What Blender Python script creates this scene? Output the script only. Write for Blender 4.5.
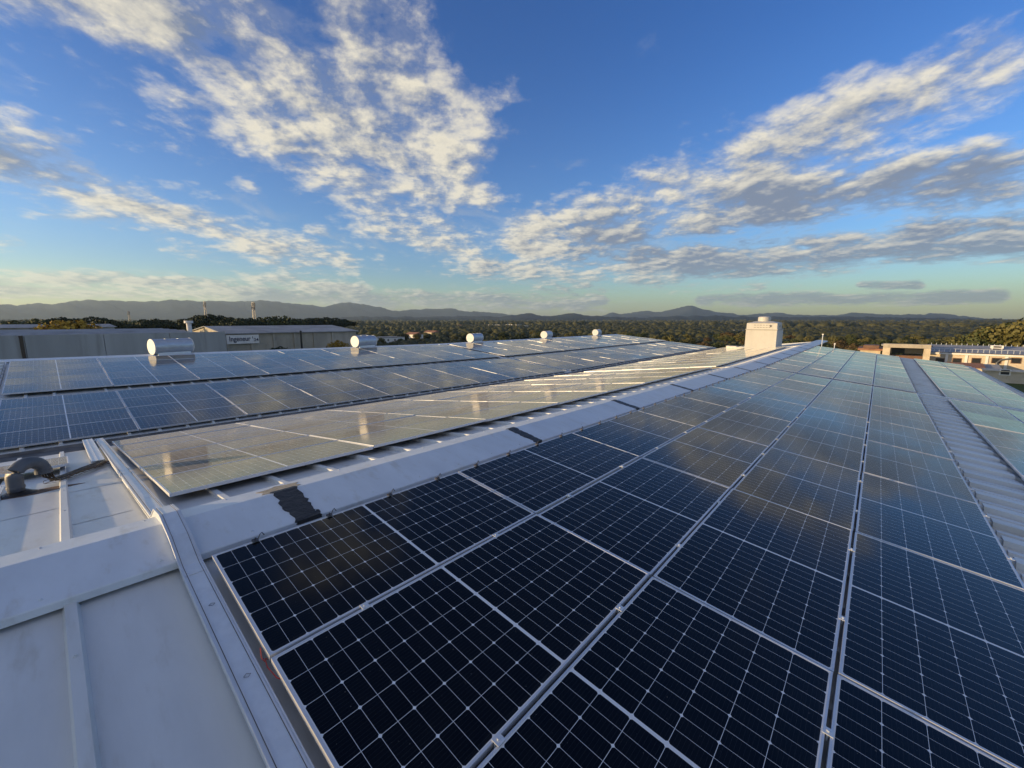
import bpy, bmesh, math, random
import numpy as np
from mathutils import Vector, Matrix
R = math.radians
random.seed(7); rng = np.random.default_rng(7)
scene = bpy.context.scene
for o in list(bpy.data.objects): bpy.data.objects.remove(o)
C = scene.collection

# ------------------------------------------------------------------ camera
YAW, PITCH, FPX = .7277, .1550, 409.69          # metres, X runs along the roof ridge, Y to the left, Z up
EYE = Vector((-.5407, -3.1173, 1.5163))
cam = bpy.data.objects.new('camera', bpy.data.cameras.new('camera')); C.objects.link(cam)
cam.location = EYE
cam.rotation_euler = (math.pi/2 - PITCH, 0, YAW - math.pi/2)
cam.data.sensor_width = 36; cam.data.lens = FPX/1024*36
cam.data.clip_start = .05; cam.data.clip_end = 60000
scene.camera = cam
FW = Vector((math.cos(PITCH)*math.cos(YAW), math.cos(PITCH)*math.sin(YAW), -math.sin(PITCH)))
RT = FW.cross(Vector((0, 0, 1))).normalized(); UP = RT.cross(FW)
def ray(px, py): return (FW + RT*((px-512)/FPX) - UP*((py-384)/FPX))
def bearing(px, py=330):                        # horizontal unit direction of a bearing seen from the roof
    d = ray(px, py); d.z = 0; return d.normalized()
def far(px, dist, z=0):                         # a spot on the ground at a bearing and a distance
    d = bearing(px); return Vector((EYE.x+d.x*dist, EYE.y+d.y*dist, z))
def elev(px, py):                               # tangent of the elevation
    d = ray(px, py); return d.z/math.hypot(d.x, d.y)

# ------------------------------------------------------------------ light
SUN_EL, SUN_AZ_X, SUN_AZ_Y = R(4.5), -.83, .558    # towards the sun, horizontally
sdir = Vector((SUN_AZ_X*math.cos(SUN_EL), SUN_AZ_Y*math.cos(SUN_EL), math.sin(SUN_EL))).normalized()
sun = bpy.data.objects.new('sun', bpy.data.lights.new('sun', 'SUN')); C.objects.link(sun)
sun.data.energy = 5.0; sun.data.angle = R(.6); sun.data.color = (1, .70, .36)
sun.rotation_euler = sdir.to_track_quat('Z', 'Y').to_euler()
vs = scene.view_settings; vs.view_transform = 'Standard'; vs.look = 'None'; vs.gamma = 1; vs.exposure = .75
vs.use_curve_mapping = False
scene.cycles.use_denoising = True
scene.cycles.max_bounces = 6; scene.cycles.volume_bounces = 0
scene.cycles.sample_clamp_indirect = 4

class NT:
    """small helper for node maths"""
    def __init__(s, tree): s.t = tree; s.n = tree.nodes; s.l = tree.links
    def put(s, sock, v):
        if v is None: return
        if isinstance(v, bpy.types.NodeSocket): s.l.new(v, sock)
        else: sock.default_value = v
    def node(s, typ, **kw):
        n = s.n.new(typ)
        for k, v in kw.items(): setattr(n, k, v)
        return n
    def m(s, op, a, b=None, c=None, clamp=False):
        n = s.node('ShaderNodeMath', operation=op); n.use_clamp = clamp
        for i, v in enumerate((a, b, c)): s.put(n.inputs[i], v)
        return n.outputs[0]
    def v(s, op, a, b=None, sc=None):
        n = s.node('ShaderNodeVectorMath', operation=op); s.put(n.inputs[0], a)
        if b is not None: s.put(n.inputs[1], b)
        if sc is not None: s.put(n.inputs['Scale'], sc)
        return n.outputs['Value'] if op in ('DOT_PRODUCT', 'LENGTH', 'DISTANCE') else n.outputs[0]
    def mix(s, f, a, b, blend='MIX'):
        n = s.node('ShaderNodeMix', data_type='RGBA', blend_type=blend)
        s.put(n.inputs[0], f); s.put(n.inputs[6], a); s.put(n.inputs[7], b); return n.outputs[2]
    def step(s, x, lo, hi, a=0., b=1.):
        n = s.node('ShaderNodeMapRange', interpolation_type='SMOOTHSTEP')
        for i, v in enumerate((x, lo, hi, a, b)): s.put(n.inputs[i], v)
        return n.outputs[0]
    def xyz(s, v):
        n = s.node('ShaderNodeSeparateXYZ'); s.put(n.inputs[0], v); return n.outputs
    def com(s, x, y, z=0.):
        n = s.node('ShaderNodeCombineXYZ')
        for i, q in enumerate((x, y, z)): s.put(n.inputs[i], q)
        return n.outputs[0]
    def noise(s, vec, scale=5., detail=4., rough=.5, dist=0.):
        n = s.node('ShaderNodeTexNoise'); s.put(n.inputs['Vector'], vec)
        n.inputs['Scale'].default_value = scale; n.inputs['Detail'].default_value = detail
        n.inputs['Roughness'].default_value = rough; n.inputs['Distortion'].default_value = dist
        return n.outputs[0]
def col(r, g, b): return (r, g, b, 1)

# ------------------------------------------------------------------ sky and clouds (world directions only)
world = bpy.data.worlds.new('World'); scene.world = world; world.use_nodes = True
N = NT(world.node_tree); N.n.clear()
sky = N.node('ShaderNodeTexSky', sky_type='NISHITA'); sky.sun_disc = False
sky.sun_elevation = SUN_EL; sky.sun_rotation = math.atan2(sdir.x, sdir.y)
sky.air_density = 1.0; sky.dust_density = .8; sky.ozone_density = 2.2
tc = N.node('ShaderNodeTexCoord').outputs['Generated']
dx, dy, dz = N.xyz(tc)
F0 = Vector((math.cos(YAW), math.sin(YAW), 0)); R0 = Vector((math.sin(YAW), -math.cos(YAW), 0))
den = N.m('MAXIMUM', N.m('ADD', N.v('DOT_PRODUCT', tc, F0[:]), 1.), .05)
S = N.m('DIVIDE', N.v('DOT_PRODUCT', tc, R0[:]), den); T = N.m('DIVIDE', dz, den)
ST = N.com(S, T)
def st(px, py):
    d = ray(px, py).normalized(); q = 1+d.dot(F0); return Vector((d.dot(R0)/q, d.z/q, 0))
def capsule(a, b, r, w=1.):
    """1 inside a soft capsule between two sky directions, 0 outside"""
    A, B = st(*a), st(*b); ab = B-A
    pa = N.v('SUBTRACT', ST, A[:])
    h = N.m('DIVIDE', N.v('DOT_PRODUCT', pa, ab[:]), max(ab.dot(ab), 1e-6), clamp=True)
    q = N.v('SUBTRACT', pa, N.v('SCALE', ab[:], sc=h))
    d = N.v('LENGTH', q); rr = r/FPX/2
    return N.step(d, rr*1.7, rr*.15, 0., w)
def mx(*ms):
    o = ms[0]
    for m in ms[1:]: o = N.m('MAXIMUM', o, m)
    return o
white = mx(capsule((60, -50), (400, 170), 85), capsule((330, -60), (440, 190), 72), capsule((380, 190), (455, 240), 44, .9),
           capsule((-60, 130), (190, 222), 36), capsule((190, 222), (345, 268), 22), capsule((-40, 282), (360, 290), 14, 1.25),
           capsule((250, 298), (600, 302), 11, 1.2), capsule((530, 238), (720, 205), 34, 1.2), capsule((660, 205), (860, 130), 42, 1.1),
           capsule((840, 135), (975, 80), 36, 1.05), capsule((480, 272), (660, 266), 19, 1.1), capsule((640, 266), (1060, 228), 24, 1.25),
           capsule((760, 196), (1080, 172), 30, 1.2), capsule((700, 300), (1000, 297), 7, 1.35), capsule((862, 285), (918, 285), 5, 1.3),
           capsule((530, 165), (545, 160), 17, .55), capsule((-40, 105), (20, 118), 16, .7), capsule((490, 290), (760, 285), 8, .7),
           capsule((310, 225), (340, 235), 12, .75), capsule((-40, 238), (15, 240), 9, .8))
grey = mx(capsule((590, 243), (760, 240), 22), capsule((740, 218), (1080, 188), 36), capsule((690, 276), (1060, 246), 17),
          capsule((250, 299), (640, 306), 11, .8), capsule((700, 300), (1000, 297), 10), capsule((850, 285), (930, 285), 10),
          capsule((-60, 150), (60, 170), 26, .55), capsule((230, -30), (330, 60), 60, .40), capsule((490, 290), (760, 285), 10, .8))
# unseen bright cloud added behind and high overhead, to throw light on the roof
behind = N.step(N.v('DOT_PRODUCT', tc, (F0*.87-Vector((0, 0, .50)))[:]), .12, -.30, 0., .85)
white = N.m('MAXIMUM', white, behind)
AZ = bearing(430)                                # the streets of cloud run away towards this bearing
pz = N.m('ADD', N.m('MAXIMUM', dz, 0.), .16)
al = N.m('DIVIDE', N.v('DOT_PRODUCT', tc, (AZ.x, AZ.y, 0)), pz)
ac = N.m('DIVIDE', N.v('DOT_PRODUCT', tc, (-AZ.y, AZ.x, 0)), pz)
P1 = N.com(N.m('MULTIPLY', al, .95), ac)
def fbm(vec):
    a = N.noise(vec, 2.0, 11., .64, .12)
    b = N.noise(N.v('ADD', vec, (7.3, 2.1, 0)), 7.5, 6., .62, .1)
    return N.m('ADD', N.m('MULTIPLY', a, .68), N.m('MULTIPLY', b, .32))
n0 = fbm(P1)
n1 = fbm(N.v('ADD', P1, (-.035, .055, 0)))
dens_in = N.m('ADD', n0, N.m('MULTIPLY', white, .25))
dens = N.step(dens_in, .635, .83)
wisp = N.step(N.m('ADD', N.noise(N.v('ADD', P1, (3, 9, 0)), 2.6, 7., .6, .6), N.m('MULTIPLY', white, .1)), .60, .82, 0., .30)
dens = N.m('MAXIMUM', dens, wisp)
n2 = fbm(N.v('ADD', P1, (-.10, .16, 0)))
lit = N.m('ADD', N.m('MULTIPLY', N.m('SUBTRACT', n0, n1), 5.0), N.m('MULTIPLY', N.m('SUBTRACT', n0, n2), 2.2))
lit = N.m('SUBTRACT', N.m('ADD', lit, .66), N.m('MULTIPLY', grey, .66), clamp=True)
# thin cloud edges stay bright, thick grey bellies do not
lit = N.m('MAXIMUM', lit, N.m('MULTIPLY', N.step(dens_in, .74, .66), .55))
# the thick middle of a cloud is greyer
lit = N.m('SUBTRACT', lit, N.step(dens_in, .78, .95, 0., .30), clamp=True)
CL = 1.0
tintv = N.mix(N.step(dz, .0, .62), col(.95, 1.27, 1.90), col(.37, .80, 1.60))
tintv = N.mix(N.step(dz, -.02, .13), N.mix(1., tintv, col(1.46, 1.42, 1.05), 'MULTIPLY'), tintv)
skyc = N.mix(1., sky.outputs[0], tintv, 'MULTIPLY')
cloud_col = N.mix(lit, col(1.10, 1.30, 1.70), col(4.6, 4.2, 3.3))
low = N.step(dz, .0, .17)                         # clouds near the horizon sit in haze
cloud_col = N.mix(low, N.mix(.28, cloud_col, skyc), cloud_col)
final = N.mix(N.m('MULTIPLY', dens, .93), skyc, cloud_col)
bg = N.node('ShaderNodeBackground'); N.put(bg.inputs[0], final); bg.inputs[1].default_value = .12
wo = N.node('ShaderNodeOutputWorld'); N.l.new(bg.outputs[0], wo.inputs[0])

# ------------------------------------------------------------------ materials
def mat(name, base=(.5, .5, .5), rough=.5, metal=0., noise=0., nscale=3., bump=0., bscale=20., spec=.5, stain=None, stscale=(1, 1, 1), obj_var=0.):
    m = bpy.data.materials.new(name); m.use_nodes = True; t = NT(m.node_tree)
    p = t.n['Principled BSDF']; p.inputs['Roughness'].default_value = rough; p.inputs['Metallic'].default_value = metal
    p.inputs['Specular IOR Level'].default_value = spec
    co = t.node('ShaderNodeTexCoord').outputs['Object']
    c = col(*base)
    if noise:
        f = t.noise(t.v('MULTIPLY', co, stscale), nscale, 6., .6)
        f = t.step(f, .3, .7)
        c = t.mix(f, col(*[x*(1-noise) for x in base]), col(*[min(1, x*(1+noise)) for x in base]))
    if stain:
        f = t.step(t.noise(t.v('MULTIPLY', co, stscale), nscale*2.3, 7., .65), .52, .72, 0., .75)
        c = t.mix(f, c, col(*stain))
    if obj_var:
        r = t.node('ShaderNodeObjectInfo').outputs['Random']
        c = t.mix(1., c, t.mix(r, col(1-obj_var, 1-obj_var, 1-obj_var*.6), col(1+obj_var, 1+obj_var*.9, 1)), 'MULTIPLY')
    t.put(p.inputs['Base Color'], c)
    if bump:
        b = t.node('ShaderNodeBump'); b.inputs['Strength'].default_value = bump; b.inputs['Distance'].default_value = .01
        t.put(b.inputs['Height'], t.noise(co, bscale, 5., .6)); t.l.new(b.outputs[0], p.inputs['Normal'])
    return m
PL, PW, TX, TY = 2.098, 1.030, 2.11, 1.05          # panel length and width, pitches
def glass_mat():
    m = bpy.data.materials.new('solar_glass'); m.use_nodes = True; t = NT(m.node_tree); p = t.n['Principled BSDF']
    u, v, _ = t.xyz(t.node('ShaderNodeUVMap').outputs[0])
    hc, rc = .0853, .1665
    xh = t.m('SUBTRACT', t.m('ABSOLUTE', u), .009)
    a = t.m('DIVIDE', xh, hc); da = t.m('MULTIPLY', t.m('PINGPONG', a, .5), hc)
    a2 = t.m('MULTIPLY', t.m('PINGPONG', a, 1.), hc)
    b = t.m('DIVIDE', v, rc); db = t.m('MULTIPLY', t.m('PINGPONG', b, .5), rc)
    w = .0011
    line = t.m('MAXIMUM', t.m('LESS_THAN', da, w*.8), t.m('LESS_THAN', db, w))
    cham = t.m('LESS_THAN', t.m('ADD', a2, db), .0105)
    out = t.m('MAXIMUM', t.m('LESS_THAN', xh, .001), t.m('GREATER_THAN', xh, 12*hc))
    out = t.m('MAXIMUM', out, t.m('GREATER_THAN', t.m('ABSOLUTE', v), 3*rc))
    wht = t.m('MAXIMUM', t.m('MAXIMUM', line, cham), out)
    bus = t.m('LESS_THAN', t.m('PINGPONG', t.m('DIVIDE', v, rc/9), .5), .030)
    co = t.node('ShaderNodeTexCoord').outputs['Object']
    rnd = t.node('ShaderNodeObjectInfo').outputs['Random']
    cell = t.mix(rnd, col(.0012, .0013, .0020), col(.0024, .0026, .0036))
    cell = t.mix(t.m('MULTIPLY', bus, .22), cell, col(.07, .07, .08))
    c = t.mix(wht, cell, col(.72, .73, .74))
    dust = t.step(t.noise(t.v('ADD', co, t.com(t.m('MULTIPLY', rnd, 40.), 0.)), 2.2, 8., .65), .35, .8, .0, .010)
    edge_d = t.step(t.m('ADD', v, t.m('MULTIPLY', t.noise(co, 9., 4., .6), .05)), -PW/2+.075, -PW/2+.02, 0., .035)
    dust = t.m('ADD', dust, edge_d)
    specks = t.step(t.noise(co, 75., 2., .5), .745, .77, 0., .28)
    c = t.mix(t.m('ADD', dust, specks, clamp=True), c, col(.36, .34, .30))
    t.put(p.inputs['Base Color'], c)
    p.inputs['IOR'].default_value = 1.30; p.inputs['Sheen Weight'].default_value = .10; p.inputs['Sheen Roughness'].default_value = .35; p.inputs['Sheen Tint'].default_value = col(1, .93, .78)
    t.put(p.inputs['Roughness'], t.step(t.noise(co, 1.4, 4., .6), .3, .7, .055, .12))
    bn = t.node('ShaderNodeBump'); bn.inputs['Strength'].default_value = .25; bn.inputs['Distance'].default_value = .004
    wav = t.noise(t.v('ADD', t.v('MULTIPLY', co, (1., 1., 0)), t.com(t.m('MULTIPLY', rnd, 30.), 0.)), 1.8, 2., .5)
    t.put(bn.inputs['Height'], wav); t.l.new(bn.outputs[0], p.inputs['Normal'])
    return m
M = dict(
    glass=glass_mat(),
    alu=mat('anodised_frame', (.62, .64, .67), .45, .45, noise=.06, nscale=4),
    galv=mat('galvanised_steel', (.66, .69, .71), .42, .40, noise=.05, nscale=14, bump=.15, bscale=60),
    roof=mat('painted_roof_sheet', (.60, .62, .62), .40, .0, noise=.07, nscale=1.6, stain=(.47, .46, .42), stscale=(1.6, .35, 1), bump=.5, bscale=2.2, spec=.5),
    cap=mat('ridge_cap_sheet', (.60, .64, .68), .36, .0, noise=.06, nscale=2.3, stain=(.50, .50, .48), stscale=(1.4, .5, 1), bump=.45, bscale=3.5),
    tar=mat('bitumen_tape', (.012, .012, .013), .45, 0, noise=.4, nscale=14, bump=.9, bscale=25),
    tan_sealant=mat('aged_sealant', (.36, .31, .22), .7, 0, noise=.3, nscale=20, bump=.5, bscale=50),
    gutter=mat('dark_gutter', (.12, .12, .12), .6, .2, noise=.4, nscale=3),
    silver=mat('brushed_sheet', (.50, .53, .56), .48, .7, noise=.10, nscale=4, stscale=(1, 4, 4), bump=.1, bscale=12),
    enamel=mat('white_enamel', (.74, .72, .67), .5, 0, noise=.05, nscale=5),
    duct=mat('cream_duct', (.52, .51, .47), .55, 0, noise=.07, nscale=1.8, stain=(.45, .43, .38), stscale=(1, 1, .3)),
    pipe=mat('grey_conduit', (.085, .095, .11), .5, 0, noise=.15, nscale=9, bump=.2, bscale=30),
    rubber=mat('black_cable', (.015, .015, .016), .5),
    rust=mat('rusted_stain', (.13, .08, .05), .85, 0, noise=.5, nscale=15, bump=.5, bscale=40),
    red=mat('red_cable', (.35, .02, .015), .45),
    steel=mat('dark_clamp', (.10, .10, .11), .4, .6),
    concrete=mat('weathered_concrete', (.36, .38, .39), .85, 0, noise=.14, nscale=.25, stain=(.25, .26, .26), stscale=(1.4, 1.4, .15), bump=.3, bscale=2),
    concrete2=mat('sand_concrete', (.40, .36, .29), .85, 0, noise=.15, nscale=.4, stain=(.27, .24, .20), stscale=(1, 1, .3)),
    fibre=mat('fibre_cement_roof', (.27, .28, .29), .8, 0, noise=.2, nscale=.2, stain=(.17, .17, .17)),
    render_y=mat('sand_render', (.55, .47, .35), .85, 0, noise=.12, nscale=.6, stain=(.40, .32, .23)),
    render_w=mat('white_render', (.74, .72, .68), .8, 0, noise=.08, nscale=.8),
    tile=mat('terracotta_roof', (.26, .13, .08), .85, 0, noise=.25, nscale=1.5),
    brown=mat('brown_cladding', (.16, .09, .06), .8, 0, noise=.2, nscale=1),
    dark=mat('dark_opening', (.02, .022, .025), .3),
    wood=mat('bark', (.07, .055, .04), .9, 0, noise=.3, nscale=6),
    ink=mat('navy_paint', (.02, .025, .07), .6),
)
def ground_mat():
    m = bpy.data.materials.new('fields_and_soil'); m.use_nodes = True; t = NT(m.node_tree); p = t.n['Principled BSDF']
    p.inputs['Roughness'].default_value = .95; p.inputs['Specular IOR Level'].default_value = .1
    co = t.node('ShaderNodeTexCoord').outputs['Object']
    n = t.step(t.noise(co, .0016, 6., .6), .42, .58); n2 = t.step(t.noise(co, .006, 8., .65), .45, .60); n3 = t.noise(co, .25, 6., .7)
    c = t.mix(n, col(.045, .058, .028), col(.105, .090, .050))
    c = t.mix(n2, c, col(.030, .042, .020))
    vr = t.node('ShaderNodeTexVoronoi'); vr.inputs['Scale'].default_value = .0035; t.put(vr.inputs['Vector'], co)
    c = t.mix(.30, c, t.mix(1., vr.outputs['Color'], col(.13, .12, .05), 'MULTIPLY'))
    near = t.step(t.v('LENGTH', co), 160., 260.)
    c = t.mix(near, col(.075, .095, .030), c)
    c = t.mix(n3, t.mix(1., c, col(.75, .75, .75), 'MULTIPLY'), t.mix(1., c, col(1.2, 1.2, 1.2), 'MULTIPLY'))
    t.put(p.inputs['Base Color'], c); return m
def hill_mat():
    m = bpy.data.materials.new('wooded_hills'); m.use_nodes = True; t = NT(m.node_tree); p = t.n['Principled BSDF']
    p.inputs['Roughness'].default_value = .95; p.inputs['Specular IOR Level'].default_value = 0
    co = t.node('ShaderNodeTexCoord').outputs['Object']
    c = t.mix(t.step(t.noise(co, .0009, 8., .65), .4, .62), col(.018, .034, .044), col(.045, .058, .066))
    t.put(p.inputs['Base Color'], c); return m
def leaf_mat(name, a, b, spec=.2):
    m = bpy.data.materials.new(name); m.use_nodes = True; t = NT(m.node_tree); p = t.n['Principled BSDF']
    p.inputs['Roughness'].default_value = .7; p.inputs['Specular IOR Level'].default_value = spec
    co = t.node('ShaderNodeTexCoord').outputs['Object']
    r = t.node('ShaderNodeObjectInfo').outputs['Random']
    f = t.m('ADD', t.m('MULTIPLY', t.step(t.noise(co, .55, 5., .6), .3, .7), .6), t.m('MULTIPLY', r, .4))
    t.put(p.inputs['Base Color'], t.mix(f, col(*a), col(*b)))
    return m
M['ground'] = ground_mat(); M['hill'] = hill_mat()
M['leaf_a'] = leaf_mat('olive_foliage', (.06, .066, .022), (.17, .15, .05))
M['leaf_b'] = leaf_mat('green_foliage', (.035, .050, .018), (.085, .095, .032))
M['leaf_pine'] = leaf_mat('dark_pine_foliage', (.014, .024, .012), (.034, .046, .020))
M['leaf_y'] = leaf_mat('yellow_foliage', (.20, .13, .02), (.38, .26, .04))
M['leaf_o'] = leaf_mat('rusty_foliage', (.07, .048, .022), (.11, .08, .035))
M['wood_far'] = leaf_mat('far_wood_canopy', (.018, .028, .012), (.085, .080, .032))

# ------------------------------------------------------------------ mesh helpers
class MB:
    def __init__(s): s.v = []; s.f = []
    def add(s, vs, fs):
        n = len(s.v); s.v += [tuple(v) for v in vs]; s.f += [tuple(i+n for i in f) for f in fs]; return s
    def box(s, x0, x1, y0, y1, z0, z1, zf=None):
        vs = [(x, y, z) for z in (z0, z1) for y in (y0, y1) for x in (x0, x1)]
        if zf: vs = [(x, y, z+zf(x, y)) for x, y, z in vs]
        return s.add(vs, [(0, 2, 3, 1), (4, 5, 7, 6), (0, 1, 5, 4), (2, 6, 7, 3), (0, 4, 6, 2), (1, 3, 7, 5)])
    def tube(s, pts, r, n=8, cap=True):
        pts = [Vector(p) for p in pts]; rs = r if isinstance(r, (list, tuple)) else [r]*len(pts); vs = []; fs = []
        for i, p in enumerate(pts):
            d = (pts[min(i+1, len(pts)-1)]-pts[max(i-1, 0)]).normalized()
            ref = Vector((0, 0, 1)) if abs(d.z) < .9 else Vector((1, 0, 0))
            a = d.cross(ref).normalized(); b = d.cross(a)
            vs += [p+(a*math.cos(2*math.pi*k/n)+b*math.sin(2*math.pi*k/n))*rs[i] for k in range(n)]
        for i in range(len(pts)-1):
            for k in range(n): fs.append((i*n+k, i*n+(k+1) % n, (i+1)*n+(k+1) % n, (i+1)*n+k))
        if cap: fs += [tuple(range(n))[::-1], tuple((len(pts)-1)*n+k for k in range(n))]
        return s.add(vs, fs)
    def prism(s, prof, xs, zf):
        """profile [(y, z)] swept along X through the list xs, following zf(x)"""
        n = len(prof); vs = [(x, y, z+zf(x)) for x in xs for y, z in prof]
        fs = [(i*n+k, i*n+(k+1) % n, (i+1)*n+(k+1) % n, (i+1)*n+k) for i in range(len(xs)-1) for k in range(n)]
        fs += [tuple(range(n))[::-1], tuple((len(xs)-1)*n+k for k in range(n))]
        return s.add(vs, fs)
    def mesh(s, name, smooth=False):
        me = bpy.data.meshes.new(name); me.from_pydata(s.v, [], s.f)
        bm = bmesh.new(); bm.from_mesh(me); bmesh.ops.recalc_face_normals(bm, faces=bm.faces); bm.to_mesh(me); bm.free()
        if smooth: me.polygons.foreach_set('use_smooth', [True]*len(me.polygons))
        return me
    def build(s, name, m, parent=None, smooth=False, bevel=0, mtx=None):
        me = s.mesh(name, smooth); me.materials.append(m)
        o = bpy.data.objects.new(name, me); C.objects.link(o)
        if mtx is not None: o.matrix_local = mtx
        if parent: o.parent = parent
        if bevel:
            b = o.modifiers.new('bevel', 'BEVEL'); b.width = bevel; b.segments = 2; b.limit_method = 'ANGLE'
        return o
def tag(o, label=None, cat=None, group=None, kind=None):
    for k, v in (('label', label), ('category', cat), ('group', group), ('kind', kind)):
        if v: o[k] = v
    return o
def empty(name, loc=(0, 0, 0), rz=0, **kw):
    o = bpy.data.objects.new(name, None); C.objects.link(o); o.location = loc; o.rotation_euler = (0, 0, rz); o.empty_display_size = .2
    return tag(o, **kw)
def copy_tree(o, parent=None):
    c = o.copy(); C.objects.link(c); c.parent = parent
    for ch in [x for x in o.children]: copy_tree(ch, c)
    return c
ORD = ('nearest second third fourth fifth sixth seventh eighth ninth tenth eleventh twelfth thirteenth fourteenth fifteenth '
       'sixteenth seventeenth eighteenth nineteenth twentieth twenty-first twenty-second twenty-third twenty-fourth').split()
RORD = ['first']+ORD[1:]

# ------------------------------------------------------------------ the ground and the hills (structure)
def ground_z(r):
    return -8.5 - 8*min(1, max(0, (r-150)/38)) - 4*min(1, max(0, (r-188)/260)) - 4*min(1, max(0, (r-600)/1500))
mb = MB(); rings = [0, 50, 100, 150, 169, 188, 230, 270, 320, 400, 520, 700, 1000, 1500, 2200, 3500, 5500, 9000, 12000, 17500]; na = 72
vs = [(0, 0, -8.5)]
for r in rings[1:]:
    for k in range(na):
        a = 2*math.pi*k/na; vs.append((r*math.cos(a), r*math.sin(a), ground_z(r)))
fs = [(0, 1+k, 1+(k+1) % na) for k in range(na)]
for i in range(len(rings)-2):
    for k in range(na): fs.append((1+i*na+k, 1+(i+1)*na+k, 1+(i+1)*na+(k+1) % na, 1+i*na+(k+1) % na))
mb.add(vs, fs); tag(mb.build('ground', M['ground'], smooth=True), kind='structure')

def hills(name, sky_pts, r0, rc, r1, seed, amp):
    g = np.random.default_rng(seed); xs = np.array([p[0] for p in sky_pts], float); ys = np.array([p[1] for p in sky_pts], float)
    cols = np.arange(xs[0], xs[-1]+.1, 2.); jit = np.cumsum(g.normal(0, .28, len(cols))); jit -= np.convolve(jit, np.ones(15)/15, 'same'); rad = np.concatenate([np.linspace(r0, rc, 16), np.linspace(rc, r1, 8)[1:]])
    base = -24; V = []; phs = g.uniform(0, 6.28, (6, 4))
    for ci, x in enumerate(cols):
        y = np.interp(x, xs, ys)+jit[ci]; h = elev(x, y)*rc+EYE.z-base; d = bearing(x)
        for j, r in enumerate(rad):
            if r <= rc: q = ((r-r0)/(rc-r0))
            else: q = (r1-r)/(r1-rc)
            s = q*q*(3-2*q)
            a = x/40.; w = sum(math.sin(a*(i+1.3)*1.9+r/rc*9*(i+1)+phs[i, 0])/(i+1.5) for i in range(5))
            ridge = 1+amp*w*s*(1-s)*2.2
            V.append((EYE.x+d.x*r, EYE.y+d.y*r, base+max(0., h*s*ridge)))
    n = len(rad); F = [(i*n+j, (i+1)*n+j, (i+1)*n+j+1, i*n+j+1) for i in range(len(cols)-1) for j in range(n-1)]
    tag(MB().add(V, F).build(name, M['hill'], smooth=True), kind='structure')
hills('hills', [(-200, 306), (0, 304.5), (20, 305), (40, 304), (55, 305.5), (75, 301.5), (100, 300.5), (125, 301), (150, 302.5), (180, 300.5), (205, 301.5), (225, 300.8),
      (240, 302), (262, 301), (275, 303), (300, 304), (315, 305), (325, 308), (335, 304.5), (344, 302.8), (352, 302.4), (362, 304.5), (378, 308), (400, 311), (425, 309),
      (440, 308.5), (460, 310.5), (490, 313), (530, 316), (600, 317), (612, 312.5), (620, 314), (645, 310.8), (655, 312), (670, 310.5), (682, 307.5), (690, 306),
      (700, 309), (715, 312), (745, 315), (765, 313.2), (800, 315), (838, 315), (853, 312.5), (870, 314), (900, 315), (925, 313.6), (945, 314), (960, 316),
      (985, 319), (1024, 319.6), (1200, 318)], 7500, 12500, 16500, 3, .5)
hills('low_hills', [(300, 319), (360, 316.5), (420, 317), (470, 315.8), (500, 317), (528, 313.2), (545, 316.5), (575, 313), (592, 316.5), (640, 317.5), (700, 315.5),
      (760, 317), (840, 316.5), (900, 317.4), (1000, 319.4)], 4200, 6500, 8500, 8, .4)

# ------------------------------------------------------------------ the factory building under the panels
XC = 17.3
def zx(x): return -.0137*min(x, XC)
SN, SB, SU = .115, .12, .095           # slopes: right of the ridge, left of the ridge, second hall rising
X0, XE1, XE2 = -14., 35.0, 43.8
hall = empty('factory_hall', (15, 0, -8.5), label='long metal-roofed factory hall carrying all the solar panels', cat='factory')
off = Matrix.Translation((-15, 0, 8.5))
roof = MB()
def rz(y):
    if y <= .6: return -.115+SN*y
    if y <= 8.25: return -.080-(y-.6)*SB
    if y <= 8.95: return -1.02
    if y <= 19.9: return -.995+(y-8.95)*SU
    return .045-(y-19.9)*SU
def sheet(mb, ys, xs, z_of, th=.03):
    n = len(ys); top = [(x, y, z_of(y)+zx(x)) for x in xs for y in ys]; bot = [(x, y, z-th) for x, y, z in top]; k = len(top)
    fs = [(i*n+j, (i+1)*n+j, (i+1)*n+j+1, i*n+j+1) for i in range(len(xs)-1) for j in range(n-1)]
    fb = [tuple(q+k for q in f[::-1]) for f in fs]
    rim = [i*n for i in range(len(xs))]; rim += [(len(xs)-1)*n+j for j in range(1, n)]; rim += [i*n+n-1 for i in range(len(xs)-2, -1, -1)]; rim += [j for j in range(n-2, 0, -1)]
    fr = [(rim[i], rim[(i+1) % len(rim)], rim[(i+1) % len(rim)]+k, rim[i]+k) for i in range(len(rim))]
    mb.add(top+bot, fs+fb+fr)
sheet(roof, [-7.3, .6], [X0, XC, XE1], rz)
sheet(roof, [.603, 8.25], [X0, XC, XE2], rz)
sheet(roof, [8.953, 19.897], [X0, XC, XE2], rz)
sheet(roof, [19.9, 24], [X0, XC, XE2], rz)
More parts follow.
